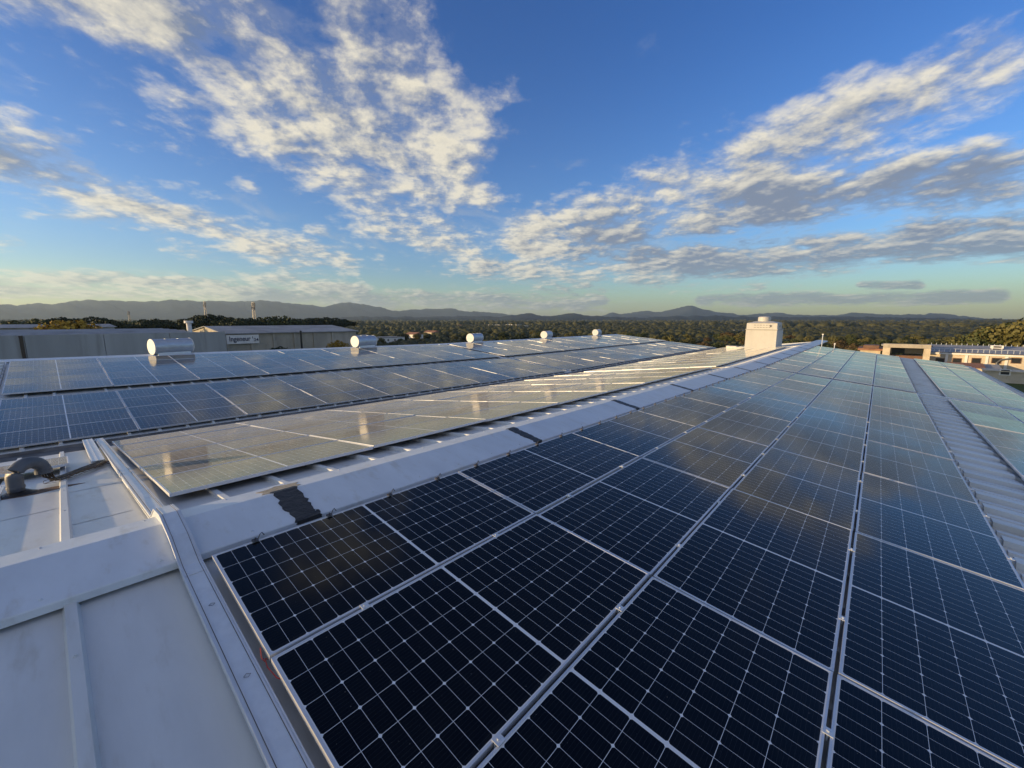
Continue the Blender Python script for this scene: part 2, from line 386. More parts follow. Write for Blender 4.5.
# standing ribs every half metre
def rib(mb, x, ya, yb, w=.023, h=.042):
    z0, z1 = rz(ya)+zx(x), rz(yb)+zx(x)
    V = []
    for y, z in ((ya, z0), (yb, z1)):
        V += [(x-w-.014, y, z-.004), (x-w, y, z+h), (x+w, y, z+h), (x+w+.014, y, z-.004)]
    mb.add(V, [(0, 1, 5, 4), (1, 2, 6, 5), (2, 3, 7, 6), (0, 3, 2, 1), (4, 5, 6, 7)])
k = -26
while True:
    x = .39+.5125*k; k += 1
    if x < X0: continue
    if x > XE2-.1: break
    if abs(x+.12) < .1 or abs(x-XC) < .12: continue
    if x < 3:
        for yy in (-6.2, -5.0, -3.8, -2.6, -1.4, -.35, 1.15, 2.4, 3.6, 4.8, 6.0):
            z = rz(yy)+zx(x)+.042; roof.tube([(x, yy, z-.004), (x, yy, z+.003)], .010, 7); roof.tube([(x, yy, z+.002), (x, yy, z+.009)], .005, 6)
    if x < XE1-.1: rib(roof, x, -7.28, .13)
    rib(roof, x, .86, 8.2); rib(roof, x, 9.0, 19.75)
    if x > 0:
        xm = x+.256
        if xm < XE1-.1 and abs(xm-XC) > .1: rib(roof, xm, -7.28, -4.0, .012, .012)
        if xm < XE1-.3 and abs(x-XC) > .2: rib(roof, x+.001, -4.80, -4.235, .065, .062); rib(roof, xm, -4.80, -4.235, .03, .035)
ro = roof.build('roof_sheet', M['roof'], hall, mtx=off)
# small lap joint strips on the bare bay next to the camera
lap = MB()
for xa, xb, ya, yb in ((-.60, -.20, 3.6, 3.64), (-2.5, -.70, 2.8, 2.84), (-.60, -.22, 1.9, 1.93)):
    y0, y1 = min(ya, yb), max(ya, yb)
    if y0 < .6:  y1 = min(y1, .1)
    lap.add([(xa, y0, rz(y0)+zx(xa)+.003), (xb, y0, rz(y0)+zx(xb)+.003), (xb, y1, rz(y1)+zx(xb)+.003), (xa, y1, rz(y1)+zx(xa)+.003)], [(0, 1, 2, 3)])
    lap.add([(xa, y0, rz(y0)+zx(xa)+.0005), (xb, y0, rz(y0)+zx(xb)+.0005), (xb, y1, rz(y1)+zx(xb)+.0005), (xa, y1, rz(y1)+zx(xa)+.0005)], [(0, 1, 2, 3)])
lap.build('lap_seam', M['roof'], hall, mtx=off)
g = MB(); g.prism([(8.25, -1.03), (8.25, -1.00), (8.30, -1.05), (8.90, -1.05), (8.95, -1.00), (8.95, -1.08), (8.25, -1.08)], [X0, XC, XE2], zx)
g.build('valley_gutter', M['gutter'], hall, mtx=off)
g = MB(); g.prism([(-7.42, rz(-7.3)-.02), (-7.42, rz(-7.3)-.12), (-7.28, rz(-7.3)-.12), (-7.28, rz(-7.3)-.035), (-7.30, rz(-7.3)-.035), (-7.30, rz(-7.3)-.105), (-7.40, rz(-7.3)-.105), (-7.40, rz(-7.3)-.02)], [X0, XC, XE1], zx)
g.build('eave_gutter', M['galv'], hall, mtx=off)
w = MB()
w.add([(X0+.1, -7.1, -8.5), (X0+.1, -7.1, rz(-7.1)-.06), (X0+.1, .6, rz(.6)-.06), (X0+.1, 8.3, -1.1), (X0+.1, 19.9, rz(19.9)-.06), (X0+.1, 23.9, rz(23.9)-.06), (X0+.1, 23.9, -8.5),
       (XE1-.1, -7.1, -8.5), (XE1-.1, -7.1, rz(-7.1)-.3), (XE1-.1, .55, rz(.55)-.3), (XE1-.1, .55, -8.5),
       (XE2-.1, .55, -8.5), (XE2-.1, .62, rz(.6)-.35), (XE2-.1, 8.3, -1.35), (XE2-.1, 19.9, rz(19.9)-.32), (XE2-.1, 23.9, rz(23.9)-.32), (XE2-.1, 23.9, -8.5)],
      [(0, 1, 2, 3, 4, 5, 6), (7, 8, 9, 10), (11, 12, 13, 14, 15, 16), (0, 7, 8, 1), (6, 5, 15, 16), (10, 9, 12, 11)])
w.build('wall', M['concrete2'], hall, mtx=off)
# ridge caps
nx = [XC]
def cap_piece(xa, xb, second=False):
    xs = [xa, xb] if not (xa < XC < xb) else [xa, XC, xb]
    if not second:
        pr = [(.112, -.072), (.112, -.030), (.118, -.024), (.6, .062), (.612, .062), (.88, .026), (.884, .022), (.884, -.07), (.878, -.07), (.875, .016), (.6, .052), (.118, -.034), (.118, -.072)]
    else:
        pr = [(19.45, .04), (19.45, .055), (19.9, .115), (20.35, .055), (20.35, .04), (19.9, .10)]
    mb = MB().prism(pr, xs, zx)
    if not second and xa < 14:                       # sealing screws along both edges of the cap
        for yy, zz in ((.175, -.0135), (.83, .0325)):
            x = xa+.12
            while x < xb-.05:
                z = zz+zx(x); mb.tube([(x, yy, z-.006), (x, yy, z+.003)], .009, 7); mb.tube([(x, yy, z+.002), (x, yy, z+.009)], .0045, 6); x += .5125
    return mb
xs0 = [-14., -11.4, -8.4, -5.4, -2.4]+[.62+3.0*i for i in range(12)]+[XE1]
for a, b in zip(xs0[:-1], xs0[1:]): cap_piece(a+.003, b-.003).build('ridge_cap', M['cap'], hall, mtx=off)
for a, b in zip(range(-14, 43, 6), list(range(-8, 43, 6))+[XE2]): cap_piece(a+.003, b-.003, True).build('ridge_cap', M['cap'], hall, mtx=off)
cap_piece(XE1, XE2).build('ridge_cap', M['cap'], hall, mtx=off)
# tape over the cap joints
def tape(xc, wd, seed, tail=True):
    g = random.Random(seed); pr = [(.106, -.050), (.112, -.022), (.20, -.006), (.30, .0125), (.40, .0305), (.50, .048), (.6, .0665), (.64, .064)]
    L = []; Rr = []
    V = []; n = 0
    pr = [(y0+(y1-y0)*q, z0+(z1-z0)*q) for (y0, z0), (y1, z1) in zip(pr[:-1], pr[1:]) for q in (0, .33, .66)]+[pr[-1]]
    for y, z in pr:
        for s in (-1, 1): V.append((xc+s*(wd/2+g.uniform(-.016, .016)), y, z+zx(xc)+g.uniform(0, .003)))
    # finer ragged edge
    F = [(2*i, 2*i+1, 2*i+3, 2*i+2) for i in range(len(pr)-1)]
    k = len(V); V += [(x, y, z-.0035) for x, y, z in V]
    F += [tuple(q+k for q in f[::-1]) for f in F[:len(pr)-1]]
    edge = [2*i for i in range(len(pr))]+[2*i+1 for i in range(len(pr)-1, -1, -1)]
    F += [(edge[i], edge[(i+1) % len(edge)], edge[(i+1) % len(edge)]+k, edge[i]+k) for i in range(len(edge))]
    return MB().add(V, F).build('sealing_tape', M['tar'], hall, mtx=off)
tape(.66, .19, 1)
for i in range(1, 12): tape(.62+3.0*i, .13, i+1)
s = MB(); ring_ = [(.50, .645), (.57, .622), (.66, .617), (.76, .620), (.82, .66), (.80, .72), (.84, .775), (.74, .79), (.66, .83), (.60, .785), (.49, .775), (.53, .71)]
sz = lambda x, y: .062-(y-.612)*.134+zx(x)
s.add([(x, y, sz(x, y)+.003) for x, y in ring_]+[(x, y, sz(x, y)-.001) for x, y in ring_], [tuple(range(12)), tuple(range(23, 11, -1))]+[(i, (i+1) % 12, (i+1) % 12+12, i+12) for i in range(12)])
s.build('sealant_patch', M['tan_sealant'], hall, mtx=off)
# flashing strip across the panels at the expansion joint
j = MB()
j.box(XC-.05, XC+.05, -7.2, -4.3, .0, .09, zf=lambda x, y: rz(y)+zx(x)+.02)
j.box(XC-.07, XC+.07, -4.3, .1, .0, .05, zf=lambda x, y: rz(y)+zx(x)+.02)
j.box(XC-.06, XC+.06, 9.0, 19.5, .0, .06, zf=lambda x, y: rz(y)+zx(x)+.02)
j.build('joint_cover', M['galv'], hall, mtx=off)

# ------------------------------------------------------------------ solar panels
def panel_meshes():
    f = MB(); L, W_, t = PL/2, PW/2, .011
    o = [(-L, -W_), (L, -W_), (L, W_), (-L, W_)]; i = [(-L+t, -W_+t), (L-t, -W_+t), (L-t, W_-t), (-L+t, W_-t)]
    V = [(x, y, 0) for x, y in o]+[(x, y, 0) for x, y in i]+[(x, y, -.035) for x, y in o]+[(x, y, -.006) for x, y in i]
    F = []
    for k in range(4):
        n = (k+1) % 4; F += [(k, n, 4+n, 4+k), (8+k, 8+n, n, k), (4+k, 4+n, 12+n, 12+k)]
    t2 = .03; ii = [(-L+t2, -W_+t2), (L-t2, -W_+t2), (L-t2, W_-t2), (-L+t2, W_-t2)]
    V += [(x, y, -.035) for x, y in ii]
    for k in range(4):
        n = (k+1) % 4; F.append((8+k, 16+k, 16+n, 8+n))
    f.add(V, F)
    gl = MB().box(-L+.009, L-.009, -W_+.009, W_-.009, -.007, -.0022)
    fm, gm = f.mesh('frame'), gl.mesh('cell_glass')
    fm.materials.append(M['alu']); gm.materials.append(M['glass'])
    uv = gm.uv_layers.new(name='UVMap')
    for lp in gm.loops: uv.data[lp.index].uv = gm.vertices[lp.vertex_index].co.xy[:]
    return fm, gm
FM, GM = panel_meshes()
cl = MB().box(-.022, .022, -.021, .021, 0, .004).box(-.022, .022, -.004, .004, -.03, 0); cl.tube([(0, 0, .003), (0, 0, .010)], .007, 6)
CLM = cl.mesh('clamp'); CLM.materials.append(M['galv'])
hk = MB().box(-.018, .018, 0, .012, -.05, .012).box(-.018, .018, -.022, .012, .004, .010).tube([(0, -.006, .008), (0, -.006, .028)], .004, 6)
hk.tube([(.02, .006, .0), (.035, .012, .03), (.05, .02, .035), (.065, .02, .01)], .0035, 6)
HKM = hk.mesh('end_clamp'); HKM.materials.append(M['steel'])
specs = []       # (matrix, label, group, hooks, clamps)
def array(xs, y0, zs, rows, slope, rise, lab, group, rows_from=0, hooks=None, pitch=TY, clamps=None, cnt=None):
    """rows go away from y0 in direction of rise (+1 left, -1 right) on a plane dropping or rising by slope"""
    for r in range(rows):
        for c, xa in enumerate(xs):
            yc = y0+rise*pitch*(r+.5)*math.cos(slope); zc = zs+pitch*(r+.5)*math.sin(slope)*1.0
            xc = xa+PL/2
            lx = math.atan(-.0137) if xc < XC else 0.
            rx = slope if rise > 0 else -slope
            g = rng.normal(0, 1, 4)
            m = Matrix.Translation((xc, yc, zc+zx(xc)+.002*g[3])) @ Matrix.Rotation(rx+R(.20)*g[0], 4, 'X') @ Matrix.Rotation(-lx+R(.20)*g[1], 4, 'Y')
            if pitch != TY: m = m @ Matrix.Scale((pitch-.018)/PW, 4, (0, 1, 0))
            specs.append(dict(m=m, label=lab(r, c), group=group, hooks=hooks and r == 0, clamps=clamps and c < clamps, r=r, c=c))
XN = [TX*i for i in range(8)]+[17.42+TX*i for i in range(8)]
aN = math.atan(SN)
array(XN, 0, 0, 4, -aN, -1, lambda r, c: f'black-celled panel, {RORD[r]} row right of the ridge cap, {ORD[c]} from the cable tray',
      'panels right of the ridge cap', hooks=True, clamps=5)
XR = XN[2:]
array(XR, -4.83, -4.83*SN, 2, -aN, -1, lambda r, c: f'pale-reflecting panel right of the bare ribbed strip, {"inner" if r == 0 else "outer"} row, {RORD[len(XR)-1-c]} from far end',
      'panels right of the bare ribbed strip')
XB = [.04+TX*i for i in range(8)]+[17.42+TX*i for i in range(8)]
aB = math.atan(SB)
array(XB, 1.72, -.098, 3, -aB, 1, lambda r, c: f'cream-reflecting panel, {RORD[r]} row left of the ridge cap, {ORD[c]} from the cable tray', 'panels left of the ridge cap')
y3 = 1.72+3*TY*math.cos(aB); z3 = -.098-3*TY*math.sin(aB)
array(XB+[17.42+TX*i for i in range(8, 12)], y3, z3, 3, -aB, 1, lambda r, c: f'cream-reflecting panel, {RORD[r+3]} row left of the ridge cap, {ORD[c]} from the cable tray', 'panels left of the ridge cap')
aU = math.atan(SU)
XL = [-3.65+TX*i for i in range(10)]+[17.80+TX*i for i in range(12)]
array(XL, 9.02, -.89, 4, aU, 1, lambda r, c: f'blue-reflecting panel of the lower block past the valley, {RORD[r]} row up, {ORD[c]} along', 'panels of the block past the valley')
array(XL[1:], 13.80, -.400, 5, aU, 1, lambda r, c: f'blue-grey panel of the block under the vent drums, {RORD[r]} row up, {ORD[c]} along', 'panels of the block under the vent drums', pitch=1.045)
# a lone short row by the conduit
array([-2.66], 5.35, -.52, 1, -aB, 1, lambda r, c: 'lone panel between the conduit elbow and the valley', 'lone panels by the conduit')
# which ones show largest
def area(m):
    q = []
    for sx, sy in ((-1, -1), (1, -1), (1, 1), (-1, 1)):
        d = m @ Vector((sx*PL/2, sy*PW/2, 0))-EYE; z = d.dot(FW)
        if z < .2: z = .2
        q.append((min(1024, max(0, 512+FPX*d.dot(RT)/z)), min(768, max(0, 384-FPX*d.dot(UP)/z))))
    return abs(sum(q[i][0]*q[(i+1) % 4][1]-q[(i+1) % 4][0]*q[i][1] for i in range(4)))/2
for sp in specs: sp['a'] = area(sp['m'])
specs = [sp for sp in specs if sp['a'] > .5]
specs.sort(key=lambda sp: -sp['a'])
NIND = 300
for sp in specs[:NIND]:
    base = Matrix.Translation((0, 0, -.035))
    e = empty('solar_panel'); e.matrix_world = sp['m'] @ base
    tag(e, sp['label'], 'solar panel', sp['group'])
    def part(name, me, m=Matrix.Identity(4)):
        o = bpy.data.objects.new(name, me); C.objects.link(o); o.parent = e; o.matrix_local = Matrix.Translation((0, 0, .035)) @ m; return o
    part('frame', FM); part('cell_glass', GM)
    if sp['clamps']:
        for x in (-.55, .55): part('clamp', CLM, Matrix.Translation((x+.03*sp['r'], -PW/2-.010, .001)))
        if sp['hooks'] is False: pass
    if sp['hooks']:
        for x in (-.80, -.28, .26, .79): part('end_clamp', HKM, Matrix.Translation((x, PW/2-.002, .001)))
rest = specs[NIND:]
if rest:
    for nm, src in (('solar_panel_rows', None),):
        fv = np.array([v.co[:] for v in FM.vertices]); gv = np.array([v.co[:] for v in GM.vertices])
        V = []; F = []; mi = []; uvs = []
        for sp in rest:
            mm = np.array(sp['m'])
            for vv, me, k in ((fv, FM, 0), (gv, GM, 1)):
                n = len(V); w3 = vv @ mm[:3, :3].T+mm[:3, 3]; V += [tuple(q) for q in w3]
                for p in me.polygons:
                    F.append(tuple(i+n for i in p.vertices)); mi.append(k); uvs += [tuple(vv[i][:2]) for i in p.vertices]
        me = bpy.data.meshes.new(nm); me.from_pydata(V, [], F); me.materials.append(M['alu']); me.materials.append(M['glass'])
        me.polygons.foreach_set('material_index', mi); uv = me.uv_layers.new(name='UVMap'); uv.data.foreach_set('uv', np.array(uvs).ravel())
        o = bpy.data.objects.new(nm, me); C.objects.link(o)
        tag(o, 'farthest rows of solar panels at the end of the left hall roof', 'solar panels', kind='stuff')
# mounting rails under the arrays belong to the hall roof
rl = MB()
for yy in (-.30, -.75, -1.35, -1.8, -2.4, -2.85, -3.45, -3.9):
    rl.box(.02, 16.9, yy-.02, yy+.02, -.078, -.038, zf=lambda x, y: SN*y+zx(x))
for yy in (2.0, 2.5, 3.05, 3.55):
    rl.box(.1, 16.9, yy-.02, yy+.02, -.078, -.040, zf=lambda x, y: -.1-(y-1.74)*SB+zx(x))
rl.build('mounting_rail', M['alu'], hall, mtx=off)

# ------------------------------------------------------------------ cable tray
def sweep(x0, x1, path, th, name, m, parent, bev=.004, lip=0):
    """a box section between x0 and x1 along the path [(y, ztop)]"""
    V = []; n = len(path)
    for y, z in path:
        zz = z+zx((x0+x1)/2); V += [(x0, y, zz-th), (x0, y, zz), (x1, y, zz), (x1, y, zz-th)]
    F = [(4*i+k, 4*i+(k+1) % 4, 4*(i+1)+(k+1) % 4, 4*(i+1)+k) for i in range(n-1) for k in range(4)]+[(0, 1, 2, 3), (4*n-1, 4*n-2, 4*n-3, 4*n-4)]
    return MB().add(V, F).build(name, m, parent, bevel=bev)
def zt(y, h): return rz(y)+h
def tray_path(ya, yb, h):
    pts = [y for y in (-7.2, .02, .30, .62, .90, 1.15, 8.7) if ya < y < yb]; out = []
    for y in [ya]+pts+[yb]:
        z = zt(y, h)
        if .1 < y < .95: z = {.30: .0105, .62: .064, .90: .020}.get(round(y, 2), .06)+h*.72
        if y >= 8.25: z = -.99+h
        out.append((y, z))
    return out
tr = empty('cable_tray', (0, 0, -.2), label='long galvanised cable tray with closed lid running over the ridge beside the black panels', cat='cable tray')
def T_(o): o.location.z += .2; return o
T_(sweep(-.160, -.050, tray_path(-7.2, 8.75, .078), .060, 'tray_body', M['galv'], tr, .002))
for a, b in ((-7.2, -4.1), (-4.094, -2.06), (-2.054, -.10), (-.094, 1.9), (1.906, 4.6), (4.606, 8.72)):
    T_(sweep(-.166, -.044, tray_path(a, b, .086), .0065, 'lid', M['galv'], tr, .002))
for xx in (-.146, -.064):
    T_(sweep(xx-.0022, xx+.0022, tray_path(-7.2, 8.72, .0875), .0035, 'lid_groove', M['gutter'], tr, .0))
for xx in (-.162, -.142, -.060, -.048):
    T_(sweep(xx-.003, xx+.003, tray_path(-7.2, 8.72, .090), .0035, 'lid_bead', M['alu'], tr, .0))
slots = MB()
for i in range(34):
    y = 1.15+i*.05; z = rz(y)+zx(-.17)
    slots.box(-.1612, -.1605, y, y+.028, z+.040, z+.052)
T_(slots.build('side_slots', M['steel'], tr))
clips = MB()
for y in (-.45, -1.05, -2.4):
    z = rz(y)+zx(-.1)+.0905
    clips.tube([(-.118, y, z), (-.103, y+.014, z), (-.088, y, z), (-.103, y-.014, z), (-.118, y, z)], .0012, 5)
T_(clips.build('lid_clip', M['steel'], tr))
tr2 = empty('cable_tray', (-.25, 7, -.8), label='short second cable tray ending by the black cables near the valley', cat='cable tray')
def S2(o): o.location = (.25, -7, .8); return o
S2(sweep(-.335, -.20, tray_path(5.45, 8.75, .090), .065, 'tray_body', M['galv'], tr2, .002))
S2(sweep(-.341, -.194, tray_path(5.40, 8.74, .098), .0065, 'lid', M['galv'], tr2, .002))
for xx in (-.33, -.27, -.205): S2(sweep(xx-.003, xx+.003, tray_path(5.40, 8.74, .1015), .003, 'lid_bead', M['alu'], tr2, 0))

# conduit elbow and the cables out of it
def arc(c, r, a0, a1, n, ax):
    return [Vector(c)+ax*(r*math.cos(a0+(a1-a0)*i/n))+Vector((0, 0, 1))*(r*math.sin(a0+(a1-a0)*i/n)) for i in range(n+1)]
bx, by = -1.0, 4.15; bz = rz(by)+zx(bx)
ce = empty('conduit_elbow', (bx, by, bz), label='grey plastic conduit bent over like a swan neck on the metal roof', cat='pipe')
ax = Vector((.80, .60, 0)).normalized()
def CE(o): o.location = (-bx, -by, -bz); return o
base = Vector((bx, by, bz)); cc = base+Vector((0, 0, .20))+ax*.14
pts = [base, base+Vector((0, 0, .12))]+arc(cc, .14, math.pi, -.12, 16, ax)
CE(MB().tube(pts, .070, 24).build('pipe', M['pipe'], ce, smooth=True))
CE(MB().tube([base+Vector((0, 0, .085)), base+Vector((0, 0, .115))], .076, 20).build('collar', M['pipe'], ce, smooth=False, bevel=.004))
CE(MB().tube([pts[-2], pts[-1]+Vector((0, 0, -.015))], .077, 20).build('collar', M['pipe'], ce))
CE(MB().tube([base+Vector((0, 0, -.002)), base+Vector((0, 0, .02)), base+Vector((0, 0, .055))], [.18, .13, .080], 18).build('flashing', M['tar'], ce, smooth=True))
out = pts[-1]
g = random.Random(4)
cb = empty('cable_bundle', (out.x, out.y, rz(out.y)+zx(out.x)), label='black cable bundle running from the conduit elbow to the short cable tray', cat='cables')
def CB(o): o.location = (-cb.location.x, -cb.location.y, -cb.location.z); return o
endp = Vector((-.22, 5.38, 0))
mb = MB()
for i in range(8):
    o1 = Vector((g.uniform(-.05, .05), g.uniform(-.05, .05), 0)); pp = [out+o1+Vector((0, 0, .05)), out+o1+Vector((.02, .01, -.06))]
    for k in range(1, 9):
        q = k/8; p = out.lerp(endp, q); p.z = rz(p.y)+zx(p.x)+.055+.012*(i % 3)+g.uniform(-.006, .006)
        nrm = Vector((-.75, .66, 0)); p += nrm*((i-3.5)*.016+g.uniform(-.008, .008)); pp.append(p)
    mb.tube(pp, .0085, 6)
CB(mb.build('cable', M['rubber'], cb, smooth=True))
mb = MB()
dirv = (Vector((endp.x, endp.y, 0))-Vector((out.x, out.y, 0))).normalized(); nr = Vector((-dirv.y, dirv.x, 0))
for sgn in (-.075, .075):
    p0 = Vector((out.x, out.y, 0))+nr*sgn+dirv*.1; p1 = Vector((endp.x, endp.y, 0))+nr*sgn
    for hh in (.035, .07):
        a_, b_ = p0.copy(), p1.copy(); a_.z = rz(a_.y)+zx(a_.x)+hh; b_.z = rz(b_.y)+zx(b_.x)+hh
        mb.tube([a_, b_], .0035, 5)
for i in range(12):
    c_ = Vector((out.x, out.y, 0))+dirv*(.1+.11*i)
    V = [c_+nr*s_ for s_ in (-.075, -.075, .075, .075)]
    for v_, hh in zip(V, (.07, .035, .035, .07)): v_.z = rz(v_.y)+zx(v_.x)+hh
    mb.tube(V, .003, 5)
CB(mb.build('wire_tray', M['rust'], cb))
rs = MB(); g = random.Random(9)
ring = [(bx+.10+(.22+.10*g.random())*math.cos(t_)*1.5, by-.02+(.12+.06*g.random())*math.sin(t_)) for t_ in [i*2*math.pi/22 for i in range(22)]]
rs.add([(x, y, rz(y)+zx(x)+.004) for x, y in ring]+[(x, y, rz(y)+zx(x)+.001) for x, y in ring],
       [tuple(range(22)), tuple(range(43, 21, -1))]+[(i, (i+1) % 22, (i+1) % 22+22, i+22) for i in range(22)])
rs.build('rust_stain', M['rust'], hall, mtx=off)
# red cable ends by the first panel
rc = MB(); z0 = rz(-.95)+zx(0)
rc.tube([(.02, -1.02, z0+.06), (-.012, -1.00, z0+.075), (-.020, -1.06, z0+.07), (-.010, -1.15, z0+.065), (.02, -1.20, z0+.05)], .0026, 8)
rc.tube([(-.018, -1.02, z0+.075), (-.026, -1.00, z0+.09), (-.012, -.94, z0+.10)], .0024, 8)
tag(rc.build('loose_cable', M['red'], smooth=True), 'short loose red cable poking out beside the tray under the nearest panel', 'cable')

# ------------------------------------------------------------------ vent drums on the second ridge
def drum():
    r = empty('roof_vent_drum', (0, 0, 0)); rad, L = .335, 1.45; n = 40
    mb = MB().tube([(.03, 0, .345), (L-.03, 0, .345)], rad-.012, n); mb.build('drum_body', M['silver'], r, smooth=False)
    for x in (0, L-.03):
        MB().tube([(x, 0, .345), (x+.03, 0, .345)], rad, n).build('end_cap', M['enamel'], r, bevel=.006)
    MB().tube([(.50, 0, .345), (.52, 0, .345)], rad-.006, n).build('seam_band', M['silver'], r)
    MB().tube([(.97, 0, .345), (.99, 0, .345)], rad-.006, n).build('seam_band', M['silver'], r)
    b = MB().box(.12, L-.12, -.25, .25, -.14, .10); b.build('curb', M['galv'], r)
    return r
d0 = drum()
for i, x in enumerate((2.26, 11.3, 20.4, 29.5, 38.6)):
    o = d0 if i == 0 else copy_tree(d0)
    o.location = (x, 19.75, .075+zx(x)); o.rotation_euler = (0, 0, R(15))
    tag(o, f'silver drum roof vent with round cream end cap, {["nearest and leftmost", "second", "third", "fourth", "farthest"][i]} of the five', 'roof vent', 'drum vents along the far ridge')

# ------------------------------------------------------------------ cream exhaust housing
ex = empty('exhaust_housing', (34.9+1.0, 3.5, -.75), label='tall cream sheet-metal exhaust housing with round cap at the end of the roof', cat='exhaust housing')
def EX(o): o.location = (-35.9, -3.5, .75); return o
EX(MB().box(35.0, 37.5, 2.50, 4.55, -1.0, .78).build('lower_body', M['duct'], ex, bevel=.02))
EX(MB().box(34.97, 37.53, 2.47, 4.58, .775, .80).build('flange', M['pipe'], ex)); EX(MB().box(34.96, 37.54, 2.46, 4.59, .80, .835).build('flange', M['duct'], ex))
EX(MB().box(35.02, 36.88, 2.52, 4.53, .83, 1.28).build('upper_body', M['duct'], ex, bevel=.02))
mb = MB(); mb.add([(35.0, 2.50, 1.28), (37.5, 2.50, 1.28), (37.5, 4.55, 1.28), (35.0, 4.55, 1.28), (35.5, 3.0, 1.42), (36.4, 3.0, 1.42), (36.4, 4.05, 1.42), (35.5, 4.05, 1.42)],
                  [(0, 1, 5, 4), (1, 2, 6, 5), (2, 3, 7, 6), (3, 0, 4, 7), (4, 5, 6, 7), (3, 2, 1, 0)])
EX(mb.build('hipped_top', M['duct'], ex))
EX(MB().tube([(35.9, 3.55, 1.40), (35.9, 3.55, 1.72), (35.9, 3.55, 1.78)], [.42, .42, .30], 28).build('round_cap', M['duct'], ex))
lv = MB()
for i in range(6):
    y = 2.95+i*.19
    for z in (.95, 1.12): lv.box(35.008, 35.018, y, y+.12, z, z+.03)
lv.box(35.008, 35.018, 2.88, 3.0, 1.0, 1.14)
EX(lv.build('louvres', M['steel'], ex))
lv = MB()
for z in (.98, 1.03, 1.10): lv.box(35.8, 36.2, 2.508, 2.518, z, z+.03)
EX(lv.build('louvres', M['steel'], ex))
# small things at the end of the roof
def roof_box(x, y, sx, sy, h, lab):
    z = rz(y)+zx(x); e = empty('equipment_box', (x, y, z), label=lab, cat='equipment box')
    MB().box(-sx/2, sx/2, -sy/2, sy/2, .08, h).build('casing', M['enamel'], e, bevel=.01)
    MB().box(-sx/2-.02, sx/2+.02, -sy/2-.02, sy/2+.02, h, h+.025).build('cover', M['enamel'], e)
    for s_ in (-1, 1): MB().box(-sx/2+.05, sx/2-.05, s_*sy/2*.7-.03, s_*sy/2*.7+.03, 0, .08).build('foot', M['galv'], e)
roof_box(38.6, 6.3, .4, .8, .28, 'low white equipment box just left of the cream housing')
roof_box(37.6, 5.55, .4, 1.3, .17, 'flat white equipment box lowest beside the cream housing')
def post(px, x, zt_, lab, arm=False):
    d = bearing(px); t_ = (x-EYE.x)/d.x; y = EYE.y+d.y*t_; z = -.95 if x > XE1 else rz(y)+zx(x)
    e = empty('roof_post', (x, y, z), label=lab, cat='post')
    MB().tube([(0, 0, 0), (0, 0, zt_-z)], .024, 10).build('pole', M['galv'], e)
    MB().box(-.045, .045, -.045, .045, zt_-z, zt_-z+.08).build('head', M['enamel'], e, bevel=.01)
    MB().box(-.09, .09, -.09, .09, -.02, .02).build('foot_plate', M['galv'], e)
post(823.5, 34.8, .50, 'taller thin pole at the far edge of the black panels')
post(836.5, 34.8, -.12, 'shorter thin post at the far edge of the black panels')
# louvred rooflight left of the upper block
rl_ = empty('louvred_rooflight', (-2.6, 16.6, rz(16.6)+.03), label='stepped white louvred rooflight at the left edge beside the blue-grey panels', cat='rooflight')
for i in range(9):
    y = 14.0+i*.6
    MB().box(-4.4, -1.66, y, y+.34, .02, .16, zf=lambda x, yy, y=y: rz(y)+zx(x)).build('louvre_blade', M['roof'], rl_, mtx=Matrix.Translation((2.6, -16.6, -(rz(16.6)+.03))))

# ------------------------------------------------------------------ neighbours on the left
def ridge_roof(mb, L, y0, y1, ze, zr, ov=.3):
    ym = (y0+y1)/2; V = []
    for x in (-ov, L+ov): V += [(x, y0-ov, ze), (x, ym, zr), (x, y1+ov, ze), (x, y1+ov, ze-.15), (x, ym, zr-.15), (x, y0-ov, ze-.15)]
    mb.add(V, [(0, 1, 7, 6), (1, 2, 8, 7), (2, 3, 9, 8), (3, 4, 10, 9), (4, 5, 11, 10), (5, 0, 6, 11), (5, 4, 3, 2, 1, 0), (6, 7, 8, 9, 10, 11)])
GZ = -8.5
# A: long grey precast warehouse parallel to the hall
wa = empty('warehouse', (0, 80, GZ), label='long grey precast concrete warehouse with streaked blank wall at the left', cat='warehouse')
def xat(px, y): d = bearing(px); return EYE.x+d.x*(y-EYE.y)/d.y
W1 = xat(225, 80)
m_ = MB()
pxs = [W1-7.4*i for i in range(17, -1, -1)]
for a, b in zip(pxs[:-1], pxs[1:]): m_.box(a+.03, min(b, W1)-.03, 0, .3, 0, 8.05)
m_.box(-80, W1, .31, 26, 0, 7.6); m_.build('wall', M['concrete'], wa)
for a in (-3.2, 31.5): MB().box(a, a+.35, -.05, -.003, 3.2, 8.0).build('downpipe', M['dark'], wa)
W2 = xat(190, 80); m_ = MB(); m_.box(-80, W2, .35, 26, 7.6, 7.9); 
for i in range(4): m_.add([(-80, 1+i*6.5, 7.9), (W2, 1+i*6.5, 7.9), (W2, 4.2+i*6.5, 8.4), (-80, 4.2+i*6.5, 8.4), (W2, 7.3+i*6.5, 7.9), (-80, 7.3+i*6.5, 7.9)], [(0, 1, 2, 3), (3, 2, 4, 5), (0, 3, 5), (1, 4, 2)])
m_.build('roof', M['fibre'], wa)
fl = far(189.5, 88); e = empty('flue', (fl.x, fl.y, -.6), label='white flue pipe standing above the grey warehouse wall', cat='flue')
MB().tube([(0, 0, -.6), (0, 0, 1.6)], .35, 14).build('pipe', M['render_w'], e); MB().tube([(0, 0, 1.6), (0, 0, 2.0)], .62, 14).build('cowl', M['render_w'], e)
